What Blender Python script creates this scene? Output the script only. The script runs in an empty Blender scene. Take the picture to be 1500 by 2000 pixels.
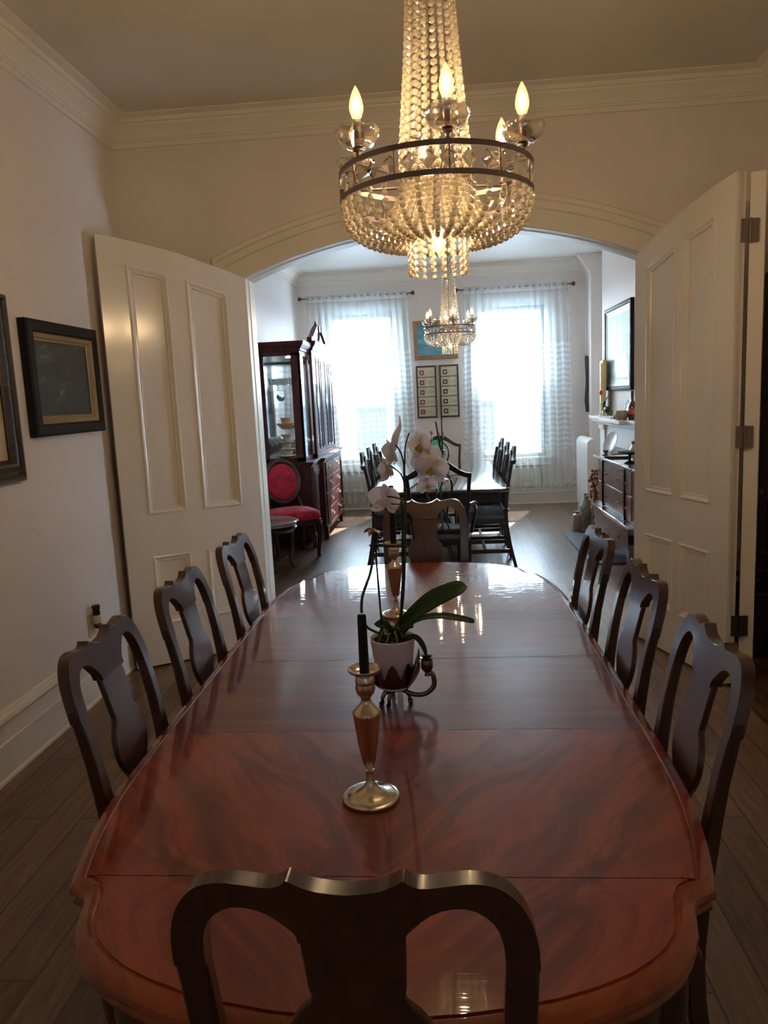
import bpy, math, random
from mathutils import Vector, Matrix
random.seed(7)
PI = math.pi
sc = bpy.context.scene
col = sc.collection

# ------------------------------------------------------------------ camera
def cam_basis(p, y, r):
    cy, sy, cp, sp = math.cos(y), math.sin(y), math.cos(p), math.sin(p)
    fw = Vector((sy*cp, cy*cp, -sp)); rt = Vector((cy, -sy, 0)); up = rt.cross(fw)
    cr, sr = math.cos(r), math.sin(r)
    return rt*cr + up*sr, up*cr - rt*sr, fw
rt, up, fw = cam_basis(.1521, -.0812, -.0466)
cam = bpy.data.cameras.new('camera'); camo = bpy.data.objects.new('camera', cam); col.objects.link(camo)
m = Matrix((rt, up, -fw)).transposed().to_4x4(); m.translation = Vector((0, 0, 1.5091))
camo.matrix_world = m
cam.sensor_fit = 'HORIZONTAL'; cam.sensor_width = 36; cam.lens = 1454.6/1500*36; cam.clip_start = .05
sc.camera = camo
sc.view_settings.view_transform = 'Standard'; sc.view_settings.look = 'None'
sc.view_settings.gamma = 1; sc.view_settings.use_curve_mapping = False
sc.view_settings.exposure = 1.08
cy_ = sc.cycles
cy_.max_bounces = 10; cy_.diffuse_bounces = 5; cy_.glossy_bounces = 4; cy_.transmission_bounces = 6; cy_.transparent_max_bounces = 24
cy_.caustics_reflective = False; cy_.caustics_refractive = False; cy_.sample_clamp_indirect = 4
cy_.use_denoising = True

# ------------------------------------------------------------------ light
w = bpy.data.worlds.new('world'); sc.world = w; w.use_nodes = True
nt = w.node_tree; bg = nt.nodes['Background']
tc = nt.nodes.new('ShaderNodeTexCoord'); sp_ = nt.nodes.new('ShaderNodeSeparateXYZ'); cr_ = nt.nodes.new('ShaderNodeValToRGB')
nt.links.new(tc.outputs['Generated'], sp_.inputs[0]); nt.links.new(sp_.outputs[2], cr_.inputs[0]); nt.links.new(cr_.outputs[0], bg.inputs[0])
cr_.color_ramp.elements[0].color = (.74, .88, 1, 1); cr_.color_ramp.elements[1].color = (.46, .70, 1, 1)
bg.inputs[1].default_value = 25
BULB = 620.0
YB_ = -1.25
def area(name, loc, rot, sx, sy, e, colr, spread=PI):
    l = bpy.data.lights.new(name, 'AREA'); l.shape = 'RECTANGLE'; l.size = sx; l.size_y = sy; l.energy = e; l.color = colr; l.spread = spread
    o = bpy.data.objects.new(name, l); col.objects.link(o); o.location = loc; o.rotation_euler = rot; o['kind'] = 'helper'
    return o
for k, x in enumerate((-1.015, .955)):
    o_ = area('window_daylight', (x, 10.34, 1.625), (-PI/2, 0, 0), .86, 1.97, 10, (1, 1, 1)); o_.data.cycles.is_portal = True
sl = bpy.data.lights.new('sun', 'SUN'); sl.energy = 30; sl.angle = .01; sl.color = (1, .96, .9)
so = bpy.data.objects.new('sun', sl); col.objects.link(so); so.rotation_euler = Vector((-.317, -1, -1.125)).to_track_quat('-Z', 'Y').to_euler()

# ------------------------------------------------------------------ materials
MATS = {}
def mat(name, base, rough=.5, metal=0, coat=0, spec=.5, sheen=0, emit=None, es=0, trans=0, alpha=1):
    if name in MATS: return MATS[name]
    m_ = bpy.data.materials.new(name); m_.use_nodes = True
    b = m_.node_tree.nodes['Principled BSDF']
    b.inputs['Base Color'].default_value = (*base, 1); b.inputs['Roughness'].default_value = rough
    b.inputs['Metallic'].default_value = metal; b.inputs['Coat Weight'].default_value = coat; b.inputs['Coat Roughness'].default_value = .06
    b.inputs['Specular IOR Level'].default_value = spec; b.inputs['Sheen Weight'].default_value = sheen
    b.inputs['Transmission Weight'].default_value = trans; b.inputs['Alpha'].default_value = alpha
    if emit: b.inputs['Emission Color'].default_value = (*emit, 1); b.inputs['Emission Strength'].default_value = es
    MATS[name] = m_
    return m_
class N:
    def __init__(s, m_): s.m = m_; s.t = m_.node_tree; s.b = s.t.nodes.get('Principled BSDF')
    def new(s, ty, **k):
        n = s.t.nodes.new('ShaderNode' + ty)
        for a, v in k.items(): setattr(n, a, v)
        return n
    def ln(s, a, b): s.t.links.new(a, b)
    def ramp(s, fac, stops):
        r = s.new('ValToRGB'); e = r.color_ramp.elements
        while len(e) < len(stops): e.new(.5)
        for el, (p, c) in zip(e, stops): el.position = p; el.color = (*c, 1)
        s.ln(fac, r.inputs[0]); return r.outputs[0]
    def coord(s, kind='Object', scale=(1, 1, 1), rot=(0, 0, 0)):
        t = s.new('TexCoord'); mp = s.new('Mapping'); mp.inputs['Scale'].default_value = scale; mp.inputs['Rotation'].default_value = rot
        s.ln(t.outputs[kind], mp.inputs[0]); return mp.outputs[0]
    def noise(s, vec, scale, det=4, rough=.5, dist=0):
        n = s.new('TexNoise'); n.inputs['Scale'].default_value = scale; n.inputs['Detail'].default_value = det
        n.inputs['Roughness'].default_value = rough; n.inputs['Distortion'].default_value = dist
        if vec is not None: s.ln(vec, n.inputs['Vector'])
        return n.outputs['Fac']
    def bump(s, h, strength=.2, dist=.002):
        b = s.new('Bump'); b.inputs['Strength'].default_value = strength; b.inputs['Distance'].default_value = dist
        s.ln(h, b.inputs['Height']); s.ln(b.outputs[0], s.b.inputs['Normal'])
def wood(name, dark, light, rough=.25, coat=.6, scale=(1, 1, 1), sc_=6, bump=.05):
    m_ = mat(name, light, rough, coat=coat); n = N(m_)
    v = n.coord('Object', scale)
    f = n.noise(v, sc_, 6, .6, 1.2)
    n.ln(n.ramp(f, [(.3, dark), (.7, light)]), n.b.inputs['Base Color'])
    n.bump(f, bump)
    return m_
def paint(name, c, rough=.5, bump=.05):
    m_ = mat(name, c, rough); n = N(m_)
    f = n.noise(n.coord('Object'), 90, 3)
    f2 = n.noise(n.coord('Object'), 1.6, 2)
    n.ln(n.ramp(f2, [(.3, tuple(a*.96 for a in c)), (.7, tuple(min(1, a*1.02) for a in c))]), n.b.inputs['Base Color'])
    n.bump(f, bump, .001)
    return m_
WALL = paint('wall_paint', (.74, .69, .665), .55)
CEIL = paint('ceiling_paint', (.66, .63, .57), .38)
TRIM = paint('trim_paint', (.78, .75, .68), .32, .04)
DOORP = paint('door_gloss_paint', (.76, .72, .66), .16, .1)
MAH = wood('mahogany', (.020, .007, .006), (.062, .022, .015), .28, .6, (3, 3, .6))
MAHD = wood('dark_mahogany', (.012, .006, .006), (.040, .015, .012), .35, .25, (3, 3, .6))
BLK = wood('ebonised_wood', (.006, .005, .006), (.020, .012, .012), .3, .4, (3, 3, .6))
CABW = wood('cherry_cabinet_wood', (.030, .009, .010), (.10, .026, .026), .38, .2, (3, 3, .6))
CABW.node_tree.nodes['Principled BSDF'].inputs['Specular IOR Level'].default_value = .25; CABW.node_tree.nodes['Principled BSDF'].inputs['Coat Weight'].default_value = .06
DRSW = wood('walnut_dresser_wood', (.09, .036, .028), (.26, .12, .095), .4, .2, (1, 1, 3))
# tabletop: book-matched swirl veneer
TOP = mat('tabletop_veneer', (.2, .05, .02), .5, coat=1.0, spec=.15); n = N(TOP); n.b.inputs['Coat Roughness'].default_value = .03
t = n.new('TexCoord'); s3 = n.new('SeparateXYZ'); n.ln(t.outputs['Object'], s3.inputs[0])
ab = n.new('Math', operation='ABSOLUTE'); n.ln(s3.outputs[0], ab.inputs[0])
cb = n.new('CombineXYZ'); n.ln(ab.outputs[0], cb.inputs[0]); n.ln(s3.outputs[1], cb.inputs[1])
mp = n.new('Mapping'); mp.inputs['Rotation'].default_value = (0, 0, math.radians(-52)); mp.inputs['Scale'].default_value = (1, 1, 1); n.ln(cb.outputs[0], mp.inputs[0])
mp2 = n.new('Mapping'); mp2.inputs['Scale'].default_value = (1.0, 3.4, 1); n.ln(mp.outputs[0], mp2.inputs[0])
f = n.noise(mp2.outputs[0], 2.6, 7, .62, 1.6)
n.ln(n.ramp(f, [(.30, (.085, .012, .004)), (.46, (.165, .024, .006)), (.60, (.27, .044, .009)), (.78, (.185, .028, .006))]), n.b.inputs['Base Color'])
LEAF_V = mat('leaf_veneer', (.2, .05, .02), .5, coat=1.0, spec=.15); n = N(LEAF_V); n.b.inputs['Coat Roughness'].default_value = .03
f = n.noise(n.coord('Object', (.6, 7, 1)), 2.2, 7, .6, .7)
n.ln(n.ramp(f, [(.30, (.07, .011, .004)), (.5, (.15, .023, .006)), (.75, (.22, .038, .009))]), n.b.inputs['Base Color'])
for TM in (TOP, LEAF_V):
    n = N(TM); wv = n.noise(n.coord('Object', (2.5, 34, 1)), 1.6, 3, .6); bb = n.new('Bump'); bb.inputs['Strength'].default_value = .10; bb.inputs['Distance'].default_value = .003
    n.ln(wv, bb.inputs['Height']); n.ln(bb.outputs[0], n.b.inputs['Coat Normal'])
# plank floor
FLOOR = mat('plank_floor', (.12, .07, .04), .3, coat=.3); n = N(FLOOR); n.b.inputs['Coat Roughness'].default_value = .22
v = n.coord('Object', (1, 1, 1), (0, 0, PI/2))
br = n.new('TexBrick'); br.offset = .37; br.inputs['Scale'].default_value = 1; br.inputs['Mortar Size'].default_value = .003
br.inputs['Brick Width'].default_value = 1.25; br.inputs['Row Height'].default_value = .127; br.inputs['Mortar Smooth'].default_value = .1
br.inputs['Color1'].default_value = (0, 0, 0, 1); br.inputs['Color2'].default_value = (1, 1, 1, 1); br.inputs['Mortar'].default_value = (.5, .5, .5, 1)
n.ln(v, br.inputs['Vector'])
f = n.noise(n.coord('Object', (14, 1.4, 1)), 3.2, 8, .65, .8)
ad = n.new('Math', operation='MULTIPLY_ADD'); n.ln(br.outputs['Color'], ad.inputs[0]); ad.inputs[1].default_value = .34; 
n.ln(f, ad.inputs[2])
base = n.ramp(ad.outputs[0], [(.36, (.050, .025, .013)), (.60, (.13, .070, .038)), (.95, (.25, .145, .085))])
mx = n.new('Mix', data_type='RGBA'); n.ln(br.outputs['Fac'], mx.inputs[0]); n.ln(base, mx.inputs[6]); mx.inputs[7].default_value = (.045, .026, .016, 1)
n.ln(mx.outputs[2], n.b.inputs['Base Color']); n.bump(f, .4, .003)
BRONZE = mat('dark_bronze', (.22, .18, .17), .42, 1)
SILVER = mat('silver', (.62, .56, .48), .2, 1)
TARN = mat('tarnished_silver', (.20, .17, .165), .24, 1)
BRASS = mat('brass', (.45, .33, .18), .3, 1)
STEEL = mat('worn_steel', (.24, .20, .17), .45, 1)
IRON = mat('dark_iron', (.08, .07, .06), .45, 1)
GOLD = mat('gold_leaf', (.60, .42, .16), .4, .8)
GILT = mat('dull_gilt', (.30, .22, .11), .45, .6)
BLACK = mat('black_lacquer', (.007, .007, .008), .5, spec=.25)
WAX = mat('black_wax', (.005, .005, .007), .45, spec=.25)
WHITE = mat('white_ceramic', (.66, .68, .84), .25, coat=.4)
CREAM = mat('cream_ceramic', (.72, .66, .52), .35)
AMBER = mat('amber_ceramic', (.75, .42, .14), .35)
TEALM = mat('teal_glass', (.05, .28, .26), .3)
GREY = mat('grey_stoneware', (.35, .34, .34), .5)
SLATE = mat('slate', (.045, .05, .058), .5)
SOIL = mat('bark_soil', (.025, .015, .010), .9)
LEAFM = mat('orchid_leaf', (.005, .034, .009), .42, spec=.3)
STEM = mat('green_stem', (.035, .050, .022), .45)
STAKE = mat('dark_stake', (.012, .016, .014), .5)
ROOT = mat('aerial_root', (.14, .13, .06), .6)
YEL = mat('lip_yellow', (.55, .42, .05), .5)
FADED = mat('faded_petal', (.50, .36, .22), .6)
TULG = mat('bright_green_stem', (.04, .55, .18), .4)
TULR = mat('red_bud', (.65, .03, .04), .4)
TULO = mat('orange_bud', (.60, .22, .06), .4)
DRY = mat('dried_orange_flower', (.45, .14, .05), .8)
DRYR = mat('dried_dark_red_flower', (.10, .01, .015), .8)
PLUG = mat('cream_plastic', (.62, .54, .40), .4)
TAN = mat('tan_clay', (.36, .29, .20), .6)
PAPER = mat('parchment', (.62, .58, .44), .7)
RADP = paint('radiator_paint', (.74, .72, .66), .35)
# petals: let some light through
def translucent(name, c, tr=.4, rough=.5):
    m_ = mat(name, c, rough); n = N(m_); o = n.t.nodes['Material Output']
    tb = n.new('BsdfTranslucent'); tb.inputs[0].default_value = (*c, 1); mxs = n.new('MixShader'); mxs.inputs[0].default_value = tr
    n.ln(n.b.outputs[0], mxs.inputs[1]); n.ln(tb.outputs[0], mxs.inputs[2]); n.ln(mxs.outputs[0], o.inputs[0]); return m_
PETAL = translucent('orchid_petal', (.90, .88, .92), .55)
VELVET = mat('red_velvet', (.42, .012, .035), .75, sheen=.15, spec=.2); n = N(VELVET)
f = n.noise(n.coord('Object'), 14, 4, .6); n.ln(n.ramp(f, [(.35, (.26, .006, .022)), (.65, (.52, .025, .055))]), n.b.inputs['Base Color'])
SEATF = mat('dark_seat_fabric', (.028, .026, .030), .7, sheen=.2)
# crystal: clear with strong glints, lets light pass
def crystal(name, tint, gl=.5, tr_col=(.93, .9, .84), rough=.04):
    m_ = bpy.data.materials.new(name); m_.use_nodes = True; t_ = m_.node_tree; t_.nodes.remove(t_.nodes['Principled BSDF'])
    o = t_.nodes['Material Output']; g = t_.nodes.new('ShaderNodeBsdfGlossy'); g.inputs['Roughness'].default_value = rough; g.inputs[0].default_value = (*tint, 1)
    tr = t_.nodes.new('ShaderNodeBsdfTransparent'); tr.inputs[0].default_value = (*tr_col, 1)
    fr = t_.nodes.new('ShaderNodeLayerWeight'); fr.inputs[0].default_value = gl
    mr = t_.nodes.new('ShaderNodeMapRange'); mr.inputs[3].default_value = gl*.55; mr.inputs[4].default_value = .95
    mx_ = t_.nodes.new('ShaderNodeMixShader')
    t_.links.new(fr.outputs['Facing'], mr.inputs[0]); t_.links.new(mr.outputs[0], mx_.inputs[0]); t_.links.new(tr.outputs[0], mx_.inputs[1]); t_.links.new(g.outputs[0], mx_.inputs[2])
    t_.links.new(mx_.outputs[0], o.inputs[0]); return m_
def bead_mat(name, c, body):
    m_ = crystal(name, (1, .93, .80), .75, (.80, .76, .70), .12); n = N(m_); o = n.t.nodes['Material Output']; src = o.inputs[0].links[0].from_socket
    d = n.new('BsdfDiffuse'); d.inputs[0].default_value = (*c, 1); tl = n.new('BsdfTranslucent'); tl.inputs[0].default_value = (*c, 1); a = n.new('MixShader'); n.ln(d.outputs[0], a.inputs[1]); n.ln(tl.outputs[0], a.inputs[2])
    q = n.new('MixShader'); q.inputs[0].default_value = body; n.ln(src, q.inputs[1]); n.ln(a.outputs[0], q.inputs[2]); n.ln(q.outputs[0], o.inputs[0]); return m_
CRYS_ = bead_mat('crystal_bead_body', (.80, .74, .62), .35)
CRYS = crystal('crystal_bead', (1, .93, .80), .75, (.80, .76, .70), .12)
CRYD = crystal('crystal_drop', (1, .96, .88), .8, (.93, .90, .86))
DISHG = crystal('cut_glass', (1, .97, .92), .6, (.95, .93, .9))
PANE = crystal('window_glass', (1, 1, 1), .06, (.97, .98, .98), .02)
CABG = crystal('cabinet_glass', (.9, .97, 1), .08, (.97, .98, .98), .02)
GLASSW = crystal('glassware', (.95, 1, 1), .5, (.85, .88, .9))
SCREEN = bpy.data.materials.new('screen_mesh'); SCREEN.use_nodes = True
_b = SCREEN.node_tree.nodes['Principled BSDF']; _b.inputs['Base Color'].default_value = (.02, .02, .02, 1); _b.inputs['Alpha'].default_value = .62
BC = bpy.data.materials.new('blind_cloth'); BC.use_nodes = True; BC.node_tree.nodes['Principled BSDF'].inputs['Alpha'].default_value = .89; BC.node_tree.nodes['Principled BSDF'].inputs['Base Color'].default_value = (.6, .6, .58, 1)  # cloth that only cuts down daylight through the added windows
GLOWG = bpy.data.materials.new('glowing_bulb_glass'); GLOWG.use_nodes = True; _t = GLOWG.node_tree; _t.nodes.remove(_t.nodes['Principled BSDF'])
_e = _t.nodes.new('ShaderNodeEmission'); _e.inputs[0].default_value = (1, .62, .22, 1); _e.inputs[1].default_value = 1.5
_tr = _t.nodes.new('ShaderNodeBsdfTransparent'); _m = _t.nodes.new('ShaderNodeMixShader'); _m.inputs[0].default_value = .35
_t.links.new(_tr.outputs[0], _m.inputs[1]); _t.links.new(_e.outputs[0], _m.inputs[2]); _t.links.new(_m.outputs[0], _t.nodes['Material Output'].inputs[0])
BULBM = mat('lit_bulb', (1, .8, .5), .3, emit=(1, .68, .36), es=BULB)
BULBF = mat('lit_bulb_daylit_room', (1, .8, .5), .3, emit=(1, .70, .40), es=300)
PUCK = mat('cabinet_light', (1, 1, 1), .3, emit=(.92, .97, 1), es=160)

# ------------------------------------------------------------------ helpers
class MB:
    def __init__(s): s.v = []; s.f = []
    def add(s, vs, fs):
        k = len(s.v); s.v += [tuple(a) for a in vs]; s.f += [tuple(i+k for i in q) for q in fs]; return s
    def box(s, x0, x1, y0, y1, z0, z1):
        return s.add([(x, y, z) for z in (z0, z1) for y in (y0, y1) for x in (x0, x1)],
                     [(0, 2, 3, 1), (4, 5, 7, 6), (0, 1, 5, 4), (2, 6, 7, 3), (0, 4, 6, 2), (1, 3, 7, 5)])
    def grid(s, rows, closed_u=False, closed_v=False):
        nv, nu = len(rows), len(rows[0]); vs = [p for r in rows for p in r]; fs = []
        for j in range(nv if closed_v else nv-1):
            for i in range(nu if closed_u else nu-1):
                a = j*nu+i; b = j*nu+(i+1) % nu; j2 = (j+1) % nv
                fs.append((a, b, j2*nu+(i+1) % nu, j2*nu+i))
        return s.add(vs, fs)
    def lathe(s, prof, c=(0, 0, 0), n=24, axis='z', cap=True, wob=None):
        rows = []
        for r, z in prof:
            row = []
            for i in range(n):
                a = 2*PI*i/n; rr = r*(wob(a, z) if wob else 1)
                p = (rr*math.cos(a), rr*math.sin(a), z)
                if axis == 'y': p = (p[0], p[2], -p[1])
                if axis == 'x': p = (p[2], p[0], p[1])
                row.append((p[0]+c[0], p[1]+c[1], p[2]+c[2]))
            rows.append(row)
        k = len(s.v); s.grid(rows, True)
        if cap:
            s.f.append(tuple(k+i for i in range(n))[::-1]); s.f.append(tuple(k+(len(prof)-1)*n+i for i in range(n)))
        return s
    def tube(s, pts, r, n=8, cap=True, flat=None):
        pts = [Vector(p) for p in pts]; rows = []
        rr = r if isinstance(r, (list, tuple)) else [r]*len(pts)
        prev = None
        for i, p in enumerate(pts):
            d = (pts[min(i+1, len(pts)-1)] - pts[max(i-1, 0)]).normalized()
            if prev is None:
                a = Vector((0, 0, 1)) if abs(d.z) < .9 else Vector((1, 0, 0)); u = d.cross(a).normalized()
            else: u = (prev - d*prev.dot(d)).normalized()
            prev = u; w_ = d.cross(u)
            fl = flat or 1
            rows.append([tuple(p + u*math.cos(2*PI*k/n)*rr[i] + w_*math.sin(2*PI*k/n)*rr[i]*fl) for k in range(n)])
        k = len(s.v); s.grid(rows, True)
        if cap:
            s.f.append(tuple(k+i for i in range(n))[::-1]); s.f.append(tuple(k+(len(rows)-1)*n+i for i in range(n)))
        return s
    def bar(s, pts, w_, h_):          # rectangular section along points; w_ across, h_ other way
        pts = [Vector(p) for p in pts]; rows = []
        ws = w_ if isinstance(w_, list) else [w_]*len(pts); hs = h_ if isinstance(h_, list) else [h_]*len(pts)
        ref = None
        for i, p in enumerate(pts):
            d = (pts[min(i+1, len(pts)-1)] - pts[max(i-1, 0)]).normalized()
            if ref is None:
                a = Vector((0, 1, 0)) if abs(d.y) < .8 else Vector((1, 0, 0)); u = d.cross(a).normalized()
            else: u = (ref - d*ref.dot(d)).normalized()
            ref = u; q = d.cross(u)
            rows.append([tuple(p + u*a*ws[i]/2 + q*b*hs[i]/2) for a, b in ((-1, -1), (1, -1), (1, 1), (-1, 1))])
        k = len(s.v); s.grid(rows, True); L = len(rows)-1
        s.f.append((k+3, k+2, k+1, k)); s.f.append((k+L*4, k+L*4+1, k+L*4+2, k+L*4+3))
        return s
    def prism(s, poly, t0, t1, fn=None):   # poly in (a,b), extruded c in [t0,t1]; fn maps (a,b,c)->xyz
        fn = fn or (lambda a, b, c: (a, c, b)); k = len(poly)
        vs = [fn(a, b, t0) for a, b in poly] + [fn(a, b, t1) for a, b in poly]
        return s.add(vs, [tuple(range(k))[::-1], tuple(range(k, 2*k))] + [(i, (i+1) % k, (i+1) % k+k, i+k) for i in range(k)])
    def ring(s, poly, prof, fn):       # closed convex-ish polygon, prof [(inset, height)], fn(a,b,h)->xyz
        n_ = len(poly); rows = []
        area2 = sum(poly[i][0]*poly[(i+1) % n_][1]-poly[(i+1) % n_][0]*poly[i][1] for i in range(n_))
        sg = 1 if area2 > 0 else -1
        for off, h in prof:
            row = []
            for i in range(n_):
                a = Vector(poly[i-1]); b = Vector(poly[i]); c = Vector(poly[(i+1) % n_])
                d1 = (b-a).normalized(); d2 = (c-b).normalized()
                n1 = Vector((-d1.y, d1.x))*sg; n2 = Vector((-d2.y, d2.x))*sg
                mt = (n1+n2); mt = mt/max(.3, mt.dot(n1)) if mt.length > 1e-6 else n1
                q = b + mt*off; row.append(fn(q.x, q.y, h))
            rows.append(row)
        s.grid(rows, True); return s
    def sheet(s, cols, y0, y1, fn=None):   # cols: [(x, zbot, ztop)], solid strip between y0 and y1
        fn = fn or (lambda x, y, z: (x, y, z)); R = 5; rows = []
        for x, a, b in cols:
            f_ = [fn(x, y0, a+(b-a)*i/R) for i in range(R+1)]; g = [fn(x, y1, a+(b-a)*i/R) for i in range(R, -1, -1)]
            rows.append(f_+g)
        k = len(s.v); s.grid(rows, True); L = 2*(R+1)
        for base_ in (k, k+(len(rows)-1)*L):
            for i in range(R):
                q = (base_+i, base_+i+1, base_+L-2-i, base_+L-1-i); s.f.append(q if base_ == k else q[::-1])
        return s
    def bead(s, c, r, sz=1.0):
        x, y, z = c; n_ = 6; vs = [(x, y, z+r*sz)]
        for h, q in ((.45, .88), (-.45, .88)):
            for i in range(n_):
                a = 2*PI*(i+(.5 if h < 0 else 0))/n_; vs.append((x+r*q*math.cos(a), y+r*q*math.sin(a), z+r*h*sz))
        vs.append((x, y, z-r*sz)); fs = []
        for i in range(n_):
            j = (i+1) % n_
            fs += [(0, 1+i, 1+j), (1+i, 1+n_+i, 1+j), (1+j, 1+n_+i, 1+n_+j), (13, 1+n_+j, 1+n_+i)]
        return s.add(vs, fs)
    def blob(s, c, rx, ry, rz, n=12, fn=None):
        rows = []
        for j in range(1, n//2+1):
            t_ = PI*j/(n//2+1); rows.append([(c[0]+rx*math.sin(t_)*math.cos(2*PI*i/n), c[1]+ry*math.sin(t_)*math.sin(2*PI*i/n), c[2]+rz*math.cos(t_)) for i in range(n)])
        k = len(s.v); s.grid(rows, True); tp = len(s.v); s.v += [(c[0], c[1], c[2]+rz), (c[0], c[1], c[2]-rz)]
        L = k+(len(rows)-1)*n
        for i in range(n): s.f += [(tp, k+i, k+(i+1) % n), (tp+1, L+(i+1) % n, L+i)]
        return s
    def build(s, name, m_, parent=None, smooth=35, bevel=0, seg=2, xf=None, **props):
        me = bpy.data.meshes.new(name)
        vs = [tuple(xf @ Vector(p)) for p in s.v] if xf else s.v
        me.from_pydata(vs, [], s.f); me.validate(); me.update()
        import bmesh
        bm = bmesh.new(); bm.from_mesh(me); bmesh.ops.recalc_face_normals(bm, faces=bm.faces); bm.to_mesh(me); bm.free()
        for a in (m_ if isinstance(m_, list) else [m_]): me.materials.append(a)
        if smooth:
            me.polygons.foreach_set('use_smooth', [True]*len(me.polygons)); me.set_sharp_from_angle(angle=math.radians(smooth))
        o = bpy.data.objects.new(name, me); col.objects.link(o)
        if parent: o.parent = parent
        if bevel:
            b = o.modifiers.new('bevel', 'BEVEL'); b.width = bevel; b.segments = seg; b.limit_method = 'ANGLE'; b.angle_limit = math.radians(40)
        for k, v_ in props.items(): o[k] = v_
        return o
def tag(o, label=None, cat=None, group=None, kind=None):
    if label: o['label'] = label
    if cat: o['category'] = cat
    if group: o['group'] = group
    if kind: o['kind'] = kind
    return o
def empty(name, loc=(0, 0, 0), rz=0, label=None, cat=None, group=None, kind=None):
    o = bpy.data.objects.new(name, None); col.objects.link(o); o.location = loc; o.rotation_euler = (0, 0, rz); o.empty_display_size = .1
    return tag(o, label, cat, group, kind)
def copy_tree(o, parent=None):
    c = o.copy(); col.objects.link(c); c.parent = parent
    if parent is None: pass
    for ch in list(o.children): copy_tree(ch, c)
    return c
def struct(o): o['kind'] = 'structure'; return o
def lerp(a, b, t_): return a+(b-a)*t_
def smooth_curve(keys, n):            # keys [(t, v)] monotone t, smoothstep-ish Catmull
    out = []
    for k in range(n):
        t_ = keys[0][0] + (keys[-1][0]-keys[0][0])*k/(n-1); out.append((t_, ev(keys, t_)))
    return out
def ev(keys, t_):
    K = keys
    if t_ <= K[0][0]: return K[0][1]
    if t_ >= K[-1][0]: return K[-1][1]
    for i in range(len(K)-1):
        if K[i][0] <= t_ <= K[i+1][0]:
            x0, y0 = K[i]; x1, y1 = K[i+1]; h = x1-x0
            m0 = (y1-K[i-1][1])/(x1-K[i-1][0]) if i > 0 else (y1-y0)/h
            m1 = (K[i+2][1]-y0)/(K[i+2][0]-x0) if i < len(K)-2 else (y1-y0)/h
            u = (t_-x0)/h
            return (2*u**3-3*u*u+1)*y0+(u**3-2*u*u+u)*h*m0+(-2*u**3+3*u*u)*y1+(u**3-u*u)*h*m1
def spline(pts, n):
    ks = [[(i, p[c]) for i, p in enumerate(pts)] for c in range(3)]
    return [tuple(ev(k, (len(pts)-1)*j/(n-1)) for k in ks) for j in range(n)]

# ------------------------------------------------------------------ structure
XL, XR, YM, YF, ZC, YB = -1.87, 1.863, 4.517, 10.111, 3.158, -1.25
XRF = 2.15; TH = .19; YM2 = YM+TH
ARC_R, ARC_Z = 3.08, -.605
def arch(x, r=ARC_R): return ARC_Z+math.sqrt(max(0, r*r-x*x))
struct(MB().box(XL-.1, XRF+.1, YB-.1, YF+.15, -.06, 0).build('floor', FLOOR))
struct(MB().box(XL-.1, XRF+.1, YB-.1, YF+.15, ZC, ZC+.06).build('ceiling', CEIL))
def wall_hole(mb, ax, p0, p1, a0, a1, h0, h1, z0, z1):   # wall slab with one opening, cut for an added unseen window
    bx = (lambda u0, u1, za, zb: mb.box(p0, p1, u0, u1, za, zb)) if ax == 'x' else (lambda u0, u1, za, zb: mb.box(u0, u1, p0, p1, za, zb))
    bx(a0, h0, 0, ZC); bx(h1, a1, 0, ZC); bx(h0, h1, 0, z0); bx(h0, h1, z1, ZC); return mb
def added_window(k, loc, rz, w_, z0, z1):  # invented windows out of view, letting in fill daylight
    wn = struct(empty('window_%d' % k, loc, rz)); fn = lambda x, z, h: (x, -h, z); h = w_/2
    struct(MB().ring([(-h, z0), (h, z0), (h, z1), (-h, z1)], [(0, -.1), (0, .012), (-.02, .02), (-.09, .02), (-.095, 0)], fn).build('window_casing', TRIM, wn, smooth=25))
    b_ = MB().ring([(-h, z0), (h, z0), (h, z1), (-h, z1)], [(0, -.07), (0, -.03), (.045, -.03), (.05, -.07)], fn); b_.box(-h, h, .03, .07, (z0+z1)/2-.02, (z0+z1)/2+.02)
    struct(b_.build('sash', TRIM, wn, smooth=25)); struct(MB().box(-h+.04, h-.04, .048, .052, z0+.04, z1-.04).build('pane', PANE, wn))
struct(MB().box(XL-.1, XL, YB-.1, YF+.15, 0, ZC).build('wall_left', WALL))
added_window(3, (XRF, 5.13, 0), -PI/2, .75, .65, 2.05)  # added window hidden by the open door leaf, brightens the far room
added_window(4, (.5, YB, 0), PI, 1.0, .75, 2.45)  # added window behind the camera, cool fill for the near room
B2 = bpy.data.materials['blind_cloth'].copy(); B2.node_tree.nodes['Principled BSDF'].inputs['Alpha'].default_value = .4
struct(MB().box(XRF+.028, XRF+.032, 4.76, 5.50, .66, 2.04).build('window_shade', B2))  # added sheet that tones down the hidden far-room fill window
sh_ = struct(MB().box(.01, .99, YB-.03, YB-.026, .76, 2.44).build('window_shade', bpy.data.materials['blind_cloth']))  # added sheet holding back most of the rear fill light
struct(MB().box(XR, XR+.1, YB-.1, YM+.02, 0, ZC).build('wall_right', WALL))
struct(wall_hole(MB(), 'x', XRF, XRF+.1, YM2-.02, YF+.15, 4.755, 5.505, .65, 2.05).build('wall_far_right', WALL))
struct(wall_hole(MB(), 'y', YB-.1, YB, XL-.1, XR+.1, 0, 1.0, .75, 2.45).build('wall_rear', WALL))
JX = 1.16; AX = .03
b = MB(); b.box(XL, AX-JX, YM, YM2, 0, ZC); b.box(AX+JX, XRF, YM, YM2, 0, ZC)
xs = [AX-JX+2*JX*i/40 for i in range(41)]
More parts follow.
